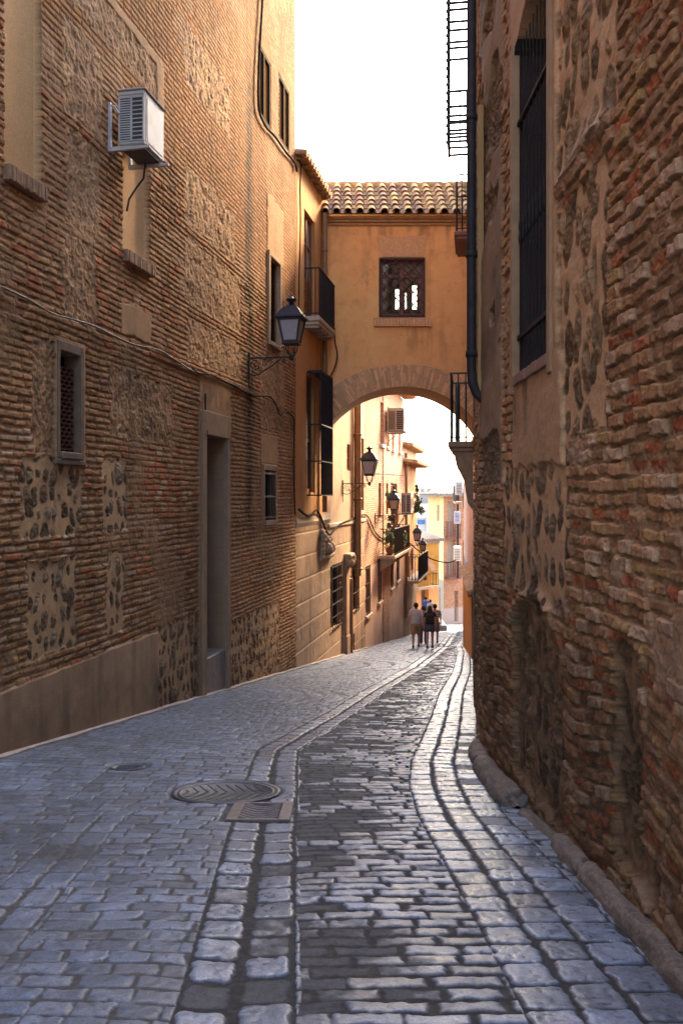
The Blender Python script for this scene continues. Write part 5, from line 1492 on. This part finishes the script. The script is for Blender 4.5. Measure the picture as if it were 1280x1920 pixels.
# ------------------------------------------------------------------ end of the lane
def yellow_house():
    F = Face((4.55, 60), (7.1, 62.5), 1)
    t = thing('yellow_house', (4.55, 60, -7.8), 0, 'low yellow house with a sloping awning where the lane turns', 'house')
    f = F.u
    H = [(f(777), f(779.5), F.z(778, 1072), F.z(778, 1035), .25), (f(793), f(801), F.z(797, 1088), F.z(797, 1042), .3), (f(765), f(772), -9, F.z(768, 1108), .4), (f(789), f(803), -9, F.z(795, 1104), .4)]
    def fn(Uu, Z, n1, n2, n3):
        h, c = plaster((.64, .36, .085), .15)(Uu, Z, n1, n2, n3)
        q = ss(.03, -.03, Z - F.z(790, 1106)); return h, c + (C3((.60, .30, .12)) - c) * q[..., None]
    z1 = F.z(788, 1016)
    face_wall(t, F, -.6, F.L, -9, z1, fn, .06, .04, M_PLAST, 'wall', H)
    r = MB(); D = 9
    r.hexa([(-.8, -D, z1 + 1.9), (F.L + .3, -D, z1 + 1.9), (F.L + .3, .35, z1), (-.8, .35, z1)], [(-.8, -D, z1 + 2.05), (F.L + .3, -D, z1 + 2.05), (F.L + .3, .35, z1 + .12), (-.8, .35, z1 + .12)])
    k = -.7
    while k < F.L + .3: r.tube([(k, -D, z1 + 2.08), (k, .42, z1 + .14)], .09, 6); k += .26
    r.xf(F.M(0, 0, 0, t)); r.build('roof', mat('greyed_tile', (.33, .27, .22), (.24, .19, .155), 5, .9, .3, 40), t)
    MB().box(-.6, F.L, -.35, .12, z1 - .18, z1 - .02).xf(F.M(0, 0, 0, t)).build('cornice', M_CREAM, t)
    for q in H[:2]: win(t, F, *q[:4], .2, M_DWOOD, 'shutter', .1, 1)
    for q in H[2:]: MB().box(q[0], q[1], -.38, -.34, -9, q[3]).xf(F.M(0, 0, 0, t)).build('door', mat('plank_door', (.14, .09, .06), (.1, .065, .045), 5, .7, .1, 30), t)
    a = MB().hexa([(f(794), .65, F.z(797, 1070)), (f(806), .65, F.z(797, 1070)), (f(801), .02, F.z(797, 1042)), (f(793), .02, F.z(797, 1042))],
                  [(f(794), .68, F.z(797, 1070) + .03), (f(806), .68, F.z(797, 1070) + .03), (f(801), .05, F.z(797, 1042) + .04), (f(793), .05, F.z(797, 1042) + .04)]).xf(F.M(0, 0, 0, t)); a.build('awning', mat('canvas', (.34, .20, .13), (.28, .16, .10), 4, .9, 0), t)
    zb = F.z(790, 1098); s = MB().box(f(768), f(807), .02, .8, zb - .18, zb).xf(F.M(0, 0, 0, t)); b = s.build('balcony', M_CREAM, t)
    railing(b, F, t, f(768) + .05, f(807) - .05, .05, .75, zb, zb + .9, .2, .018)
    MB().box(-.6, F.L, -D, -.4, -9, z1 - .05).xf(F.M(0, 0, 0, t)).build('back_wall', bpy.data.materials['plain_render'], t)
    pv = MB().box(4.6, 7.0, 56.6, 62.4, -8.6, -6.98, bev=.06); o = pv.build('raised_pavement', mat('paving', (.26, .25, .25), (.2, .19, .19), 4, .8, .2, 30)); tag(o, kind='structure')
yellow_house()

def corner_house():
    A, B, Cc = (8.62, 85.0), (9.32, 78.0), (11.6, 79.5)
    t = thing('corner_house', (*B, -9.2), 0, 'cream and brick corner house with wooden balconies closing the view', 'house')
    F1, F2 = Face(A, B, 1), Face(B, Cc, 1)
    f = F1.u; z1 = F1.z(818, 926)
    H = [(f(817.5), f(823), F1.z(820, 977), F1.z(820, 947), .25), (f(817), f(823), F1.z(820, 1051), F1.z(820, 1018), .25), (f(814), f(826), -9.6, F1.z(820, 1100), .6)]
    def fn(Uu, Z, n1, n2, n3):
        h, c = plaster((.86, .64, .28), .10)(Uu, Z, n1, n2, n3); q = ss(.1, -.1, Z - F1.z(820, 1084)); return h, c + (C3((.48, .36, .25)) - c) * q[..., None]
    face_wall(t, F1, 0, F1.L, -10.2, z1, fn, .08, .05, M_PLAST, 'wall', H)
    for q in H[:2]: win(t, F1, *q[:4], .25, M_DWOOD, 'shutter', .15, 1)
    MB().box(H[2][0], H[2][1], -.55, -.5, -10, H[2][3]).xf(F1.M(0, 0, 0, t)).build('door', M_DWOOD, t)
    g = F2.u
    K = [(g(838), g(854), F2.z(846, 1005), F2.z(846, 940), .5), (g(838), g(854), F2.z(846, 1080), F2.z(846, 1012), .5), (g(851), g(858), -10, F2.z(852, 1108), .4)]
    fb = brickface((.42, .17, .075), (.42, .24, .14), .11)
    def fn2(Uu, Z, n1, n2, n3):
        h, c = fb(Uu, Z, n1, n2, n3); q = ss(.1, -.1, Z - F2.z(846, 1140)); return h, c + (C3((.46, .32, .25)) - c) * q[..., None]
    face_wall(t, F2, 0, F2.L, -10.2, z1, fn2, .08, .04, M_FACE, 'side_wall', K)
    for q in K[:2]:
        o = win(t, F2, *q[:4], .45, M_WOOD, 'glass', .2, 1, (.6,), name='balcony_door')
        s = MB().box(q[0] - .3, q[1] + .2, .01, .5, q[2] - .25, q[2]).xf(F2.M(0, 0, 0, t)); b = s.build('balcony', mat('oxblood_wood', (.20, .07, .045), (.15, .05, .035), 5, .7, .1, 30), t)
        railing(b, F2, t, q[0] - .28, q[1] + .18, .05, .46, q[2], q[2] + 1.35, .28, .04, bpy.data.materials['oxblood_wood'])
    MB().box(K[2][0], K[2][1], -.38, -.34, -10, K[2][3]).xf(F2.M(0, 0, 0, t)).build('door', M_DWOOD, t)
    r = MB(); zb = z1
    ov = .8
    c1 = [F1.P(-.5, ov, zb), F1.P(F1.L + ov * .8, ov, zb), F2.P(F2.L + .5, ov, zb)]
    top = Vector((11.8, 86, zb + .9)); back = Vector((11, 90, zb))
    r.add([c1[0], c1[1], c1[2], top, back, c1[0] - Vector((0, 0, .25)), c1[1] - Vector((0, 0, .25)), c1[2] - Vector((0, 0, .25))], [(0, 1, 3), (1, 2, 3), (0, 3, 4), (0, 5, 6, 1), (1, 6, 7, 2), (5, 7, 6)])
    for (p, q) in ((c1[0], c1[1]), (c1[1], c1[2])):
        n = int((q - p).length / .3)
        for k in range(n):
            s = p + (q - p) * (k + .5) / n; e = s + (top - s) * .9; r.tube([s - Vector((0, 0, .02)), e + Vector((0, 0, .05))], .1, 6)
    r.xf(Matrix.Translation(-t.location)); r.build('roof', bpy.data.materials['greyed_tile'], t)
    b = MB(); P = [Vector((*A, 0)) + Vector((.15, .1, 0)), Vector((*B, 0)) + Vector((.1, .4, 0)), Vector((*Cc, 0)) + Vector((0, .4, 0)), Vector((12.5, 90, 0)), Vector((10, 91, 0))]
    b.prism([(p.x, p.y) for p in P], 'z', -10.3, z1 - .3).xf(Matrix.Translation(-t.location)); b.build('back_wall', bpy.data.materials['plain_render'], t)
corner_house()

def far_houses():
    t = thing('white_house', (11.0, 112, -12), 0, 'whitewashed house with blue windows below the grey hill', 'house')
    F = Face((8.6, 110), (12.2, 111), 1)
    z1, z0 = F.z(780, 966), -20
    b = MB().box(0, F.L * .62, -4, 0, z0, F.z(780, 972)); b.box(F.L * .62, F.L + 1, -5, .4, z0, z1 + .3)
    b.xf(F.M(0, 0, 0, t)); b.build('wall', mat('whitewash', (.62, .56, .48), (.52, .46, .4), 1, .9, 0), t)
    for (a, c) in ((.1, .28), (.34, .6)):
        MB().box(F.L * a, F.L * c, .01, .06, F.z(780, 983), F.z(780, 975)).xf(F.M(0, 0, 0, t)).build('window', mat('blue_window', (.05, .16, .38), (.08, .2, .42), 3, .4, 0), t)
    r = MB().box(-.2, F.L * .62, -4.1, .2, F.z(780, 972), F.z(780, 972) + .15).xf(F.M(0, 0, 0, t)); r.build('roof', M_WHITE, t)
    rnd = random.Random(5)
    pale = mat('pale_stone_house', (.46, .38, .30), (.38, .31, .25), 1, .9, 0)
    for k, (px, d, w, h, zt, lb) in enumerate(((779, 140, 4.5, 9, -4.0, 'pale stone house with a tiled roof at the foot of the hill'), (803, 150, 5.5, 12, -1.0, 'squat pale house under the hill beside the corner house'), (806, 560, 12, 7, 4.8, 'small ruined tower on the crest of the grey hill'))):
        x = (px - 640) / FPX * d
        q = thing('hill_house', (x, d, zt - h), 0, lb, 'house', 'distant buildings on the hill')
        m = MB().box(-w / 2, w / 2, 0, 6, -15, h); m.build('wall', pale, q)
        if k < 2:
            MB().hexa([(-w / 2 - .3, -.4, h), (w / 2 + .3, -.4, h), (w / 2 + .3, 6.4, h), (-w / 2 - .3, 6.4, h)], [(-w / 2 - .3, 3 - .1, h + 1.2), (w / 2 + .3, 2.9, h + 1.2), (w / 2 + .3, 3.1, h + 1.2), (-w / 2 - .3, 3.1, h + 1.2)]).build('roof', bpy.data.materials['greyed_tile'], q)
            MB().box(-w * .2, w * .05, -.05, .02, h - 3.2, h - 1.6).build('window', M_DARK, q)
        else:
            for j in range(3): MB().box(-w / 2 + j * w * .36, -w / 2 + j * w * .36 + w * .2, .5, 5.5, h, h + 2).build('merlon', pale, q)
far_houses()

# ------------------------------------------------------------------ plants
def leafball(mb, c, r, n, rnd, size=.07, mi=0):
    for _ in range(n):
        v = Vector((rnd.gauss(0, 1), rnd.gauss(0, 1), rnd.gauss(0, 1))).normalized() * r * rnd.uniform(.35, 1.0)
        p = Vector(c) + Vector((v.x, v.y, v.z * 1.1)); s = size * rnd.uniform(.6, 1.4)
        a = Vector((rnd.gauss(0, 1), rnd.gauss(0, 1), rnd.gauss(0, 1))).normalized(); b = a.orthogonal().normalized()
        mb.add([p - a * s, p + b * s * .45, p + a * s, p - b * s * .45], [(0, 1, 2, 3)], mi)
def plants():
    rnd = random.Random(11)
    labels = ['bushy potted plant at the near end of the brick house balcony', 'tall leafy potted plant beside the balcony lantern', 'trailing bright green plant at the middle of the balcony', 'small potted plant near the wooden balcony door', 'hanging green plant spilling high above the balcony']
    for i, (px, n, dz, r, hz) in enumerate(((711, .45, 0, .42, .75), (716, .4, 0, .34, 1.35), (728, .62, 0, .40, .5), (735, .3, 0, .3, .7), (714, .4, 2.0, .42, .45))):
        p = LF.P(LF.u(px), n, PL_Z + dz); t = thing('potted_plant', p, 0, labels[i], 'potted plant', 'plants on the brick house balcony')
        MB().lathe([(.09, .0), (.14, .03), (.18, .26), (.2, .3), (.17, .31), (.16, .27)], n=12).build('pot', M_TERRA, t)
        m = MB()
        for k in range(4): leafball(m, (rnd.uniform(-.15, .15), rnd.uniform(-.15, .15), .25 + hz * (.3 + .22 * k)), r * rnd.uniform(.35, .6), 60, rnd, .075)
        m.build('foliage', M_LEAF if i % 2 == 0 else M_LEAF2, t)
        MB().tube([(0, 0, .25), (.03, .02, .25 + hz * .6), (.0, .05, .3 + hz)], [.02, .014, .008], 6).build('stem', M_DWOOD, t)
    p = LF.P(LF.u(775), .2, LF.z(775, 962)); t = thing('wall_shrub', p, 0, 'dark shrub growing out from the corner of the orange house', 'shrub')
    m = MB()
    for k in range(9): leafball(m, (rnd.uniform(-.1, .35), rnd.uniform(-.3, .3), rnd.uniform(0, 1.1)), .22, 70, rnd, .08)
    leafball(m, (.0, 0, 1.6), .1, 30, rnd, .1); leafball(m, (.0, 0, 1.35), .14, 40, rnd, .1); m.build('foliage', M_LEAF2, t)
    MB().tube([(-.3, 0, -.1), (0, 0, .3), (.05, 0, 1.5)], [.05, .04, .015], 6).build('stem', M_DWOOD, t)
plants()

# ------------------------------------------------------------------ people walking down the lane
M_SKIN = mat('skin', (.42, .23, .16), (.36, .19, .13), 6, .6, 0)
def person(px, py_or_d, face, shirt, legs, hair, label, stride=.18, bag=None, female=False, longhair=False, shorts=True, height=1.72, z=None, arm=0.0):
    d = py_or_d; x = (px - 640) / FPX * d
    t = thing('person', (x, d, gz(d) if z is None else z), face, label, 'person')
    k = height / 1.72
    s = .92 if female else 1.0
    V = {}; E = []
    def add(n, co, r, par=None):
        V[n] = (Vector(co) * k, (r[0] * k, r[1] * k)); 
        if par: E.append((par, n))
    add('pel', (0, 0, .95), (.15 * s, .11)); add('wst', (0, 0, 1.10), (.135 * s, .10), 'pel'); add('chs', (0, 0, 1.30), (.165 * s, .115), 'wst'); add('nkb', (0, -.01, 1.44), (.075, .07), 'chs')
    add('nck', (0, .0, 1.49), (.052, .055), 'nkb'); add('hd1', (0, .012, 1.56), (.072, .085), 'nck'); add('hd2', (0, .01, 1.63), (.078, .095), 'hd1'); add('hd3', (0, .0, 1.70), (.05, .06), 'hd2')
    add('nos', (0, .10, 1.59), (.016, .016), 'hd1')
    for sd, ph in ((1, 1), (-1, -1)):
        S = str(sd); w = sd
        add('sh' + S, (w * .175 * s, -.01, 1.40), (.062, .062), 'chs'); add('el' + S, (w * .235 * s, -.03 - ph * .06, 1.14), (.044, .044), 'sh' + S)
        add('wr' + S, (w * .245 * s, .07 - ph * .12 + arm, .90), (.032, .028), 'el' + S); add('pm' + S, (w * .243 * s, .085 - ph * .13 + arm, .84), (.022, .036), 'wr' + S)
        for j in range(4): add('f%d%s' % (j, S), (w * (.236 - .002 * j) * s, .062 + .020 * j - ph * .13 + arm, .755 + (.0, -.008, -.004, .012)[j]), (.009, .009), 'pm' + S)
        add('th' + S, (w * .225 * s, .115 - ph * .13 + arm, .80), (.010, .010), 'wr' + S)
        st = stride * ph
        add('hp' + S, (w * .095, 0, .88), (.098, .10), 'pel'); add('kn' + S, (w * .10, st * .5 + .03, .49), (.058, .06), 'hp' + S); add('cf' + S, (w * .10, st * .62 - .02, .33), (.052, .056), 'kn' + S)
        lift = .05 if ph < 0 else 0
        add('an' + S, (w * .10, st * .95 - .02, .09 + lift), (.036, .04), 'cf' + S); add('ft' + S, (w * .105, st * .95 + .13, .035 + lift * .3), (.034, .028), 'an' + S)
    names = list(V); ix = {n: i for i, n in enumerate(names)}
    me = bpy.data.meshes.new('body'); me.from_pydata([V[n][0] for n in names], [(ix[a], ix[b]) for a, b in E], []); me.materials.append(M_SKIN)
    o = link(bpy.data.objects.new('body', me), t)
    o.modifiers.new('Skin', 'SKIN'); 
    sv = me.skin_vertices[0].data if me.skin_vertices else None
    if sv is None:
        import bmesh
        bm = bmesh.new(); bm.from_mesh(me); bm.verts.layers.skin.verify(); bm.to_mesh(me); bm.free(); sv = me.skin_vertices[0].data
    for i, n in enumerate(names): sv[i].radius = V[n][1]; sv[i].use_root = (n == 'pel')
    o.modifiers.new('Sub', 'SUBSURF').levels = 1; o.modifiers['Sub'].render_levels = 2
    for p in me.polygons: p.use_smooth = True
    P = lambda n: V[n][0]
    def rings(mb, rs, N=14):
        b = len(mb.v); vs = []
        for (c, rx, ry) in rs:
            for q in range(N):
                a = 2 * math.pi * q / N; vs.append((c[0] + math.cos(a) * rx * k, c[1] + math.sin(a) * ry * k, c[2]))
        fs = [(i * N + q, i * N + (q + 1) % N, (i + 1) * N + (q + 1) % N, (i + 1) * N + q) for i in range(len(rs) - 1) for q in range(N)]
        mb.add(vs, fs, 0, True)
    m = MB(); hem = .86 if not female else .98
    rings(m, [((0, 0, hem * k), .185 * s, .145), ((0, 0, (hem + .01) * k), .19 * s, .15), ((0, 0, 1.1 * k), .172 * s, .138), ((0, 0, 1.28 * k), .196 * s, .145), ((0, 0, 1.38 * k), .185 * s, .12), ((0, -.005, 1.44 * k), .11, .09), ((0, 0, 1.475 * k), .066, .066)])
    for S in ('1', '-1'):
        a, b = P('sh' + S), P('el' + S); e = a + (b - a) * (.75 if not female else .5)
        m.tube([a + Vector((-.06 * (1 if S == '1' else -1), 0, .015)) * k, a + (b - a) * .12, e], [.07 * k, .078 * k, .070 * k], 10, cap=False)
    m.build('shirt', shirt, t)
    m = MB(); rings(m, [((0, 0, 1.0 * k), .168 * s, .135), ((0, 0, .90 * k), .19 * s, .155), ((0, 0, .82 * k), .185 * s, .15)])
    for S in ('1', '-1'):
        a, b, c = P('hp' + S), P('kn' + S), P('an' + S)
        if shorts: m.tube([a + Vector((0, 0, .03)), a + (b - a) * .5, a + (b - a) * (.92 if not female else .5)], [.112 * k, .105 * k, .098 * k], 12, cap=False)
        else: m.tube([a + Vector((0, 0, .03)), a + (b - a) * .5, b, P('cf' + S), c + Vector((0, 0, -.02))], [.112 * k, .095 * k, .078 * k, .072 * k, .062 * k], 12, cap=False)
    m.build('shorts' if shorts else 'trousers', legs, t)
    m = MB(); hd = P('hd2'); N = 12; rs = []
    for q in range(6):
        a = q / 5 * math.pi / 2
        rs.append(((hd.x, hd.y - .014 * k, hd.z - .035 * k + math.sin(a) * .125 * k), .092 * math.cos(a) + .002, .108 * math.cos(a) + .002))
    rs = [((hd.x, hd.y - .035 * k, hd.z - .10 * k), .07, .07)] + rs
    rings(m, rs, 12)
    if longhair: rings(m, [((0, -.05 * k, 1.24 * k), .05, .03), ((0, -.06 * k, 1.32 * k), .085, .05), ((0, -.05 * k, 1.45 * k), .095, .065), ((0, -.03 * k, 1.6 * k), .092, .085)], 12)
    m.build('hair', hair, t)
    for S in ('1', '-1'):
        a, f = P('an' + S), P('ft' + S)
        m = MB().tube([a + Vector((0, -.06, -.045)), a + Vector((0, -.01, -.03)), (a + f) * .5 + Vector((0, 0, -.01)), f, f + Vector((0, .04, -.005))], [.035, .05, .047, .042, .02], 10); m.build('shoe', M_SHOE, t)
    if bag:
        q = thing('backpack', t.location + Vector((0, 0, 0)), face, bag, 'backpack')
        MB().box(-.14, .14, -.30, -.135, 1.05 * k, 1.42 * k, bev=.05).build('sack', M_BLACKCLOTH, q)
        MB().box(-.11, .11, -.34, -.301, 1.08 * k, 1.24 * k, bev=.02).build('pocket', M_BLACKCLOTH, q)
        w = MB()
        for sd in (-1, 1): w.tube([(sd * .09, -.15, 1.40 * k), (sd * .10, -.05, 1.47 * k), (sd * .11, .10, 1.43 * k), (sd * .11, .155, 1.3 * k), (sd * .12, .05, 1.12 * k), (sd * .12, -.14, 1.08 * k)], .018, 6)
        w.build('strap', M_BLACKCLOTH, q)
    return t
M_SHOE = mat('shoe', (.06, .06, .07), (.03, .03, .035), 8, .7, 0)
M_BLACKCLOTH = mat('black_cloth', (.012, .012, .016), (.022, .022, .028), 12, .9, .1, 50)
def cloth(n, c, c2=None): return mat(n, c, c2 or tuple(v * .8 for v in c), 8, .95, .1, 40)
HB1 = cloth('brown_hair', (.05, .03, .018)); HB2 = cloth('dark_hair', (.014, .011, .010))
person(779.5, 33.2, -.09, cloth('grey_tshirt', (.42, .41, .45)), cloth('khaki', (.28, .19, .11)), HB2, 'man in a grey t-shirt and khaki shorts walking away on the left of the group', .22, height=1.78)
person(805.5, 32.6, -.1, cloth('black_top', (.014, .013, .016)), cloth('denim_shorts', (.09, .10, .13)), HB1, 'long haired woman in black with bare legs walking away in front', .16, bag='small black backpack worn by the long haired woman', female=True, longhair=True, height=1.66)
person(793.5, 36.6, -.1, cloth('pink_shirt', (.34, .19, .19)), cloth('blue_jeans', (.06, .085, .15)), HB1, 'person in a pinkish top and blue jeans half hidden between the two leading walkers', .18, female=True, shorts=False, height=1.66)
stripe = bpy.data.materials.new('striped_shirt'); stripe.use_nodes = True
nt_ = stripe.node_tree; wv = nt_.nodes.new('ShaderNodeTexWave'); wv.bands_direction = 'Z'; wv.inputs['Scale'].default_value = 3.2; g_ = nt_.nodes.new('ShaderNodeNewGeometry'); nt_.links.new(g_.outputs['Position'], wv.inputs['Vector'])
rp = nt_.nodes.new('ShaderNodeValToRGB'); rp.color_ramp.elements[0].color = (.09, .06, .06, 1); rp.color_ramp.elements[1].color = (.40, .32, .27, 1); nt_.links.new(wv.outputs['Fac'], rp.inputs['Fac']); nt_.links.new(rp.outputs['Color'], nt_.nodes['Principled BSDF'].inputs['Base Color'])
person(815, 37.2, -.12, stripe, cloth('tan_shorts', (.28, .19, .12)), HB2, 'person in a dark and pale striped shirt at the right of the group', .2, height=1.74)
person(797.5, 57.6, .3, cloth('blue_shirt', (.04, .09, .30)), cloth('navy', (.02, .025, .05)), HB2, 'distant person in a blue shirt beyond the walking group', .15, shorts=False, height=1.80, z=-6.98)
person(806.5, 57.2, .1, cloth('pale_top', (.38, .40, .38)), cloth('green_skirt', (.05, .16, .12)), HB1, 'distant person in a pale top and green shorts beside the yellow house', .15, female=True, height=1.66, z=-6.98)
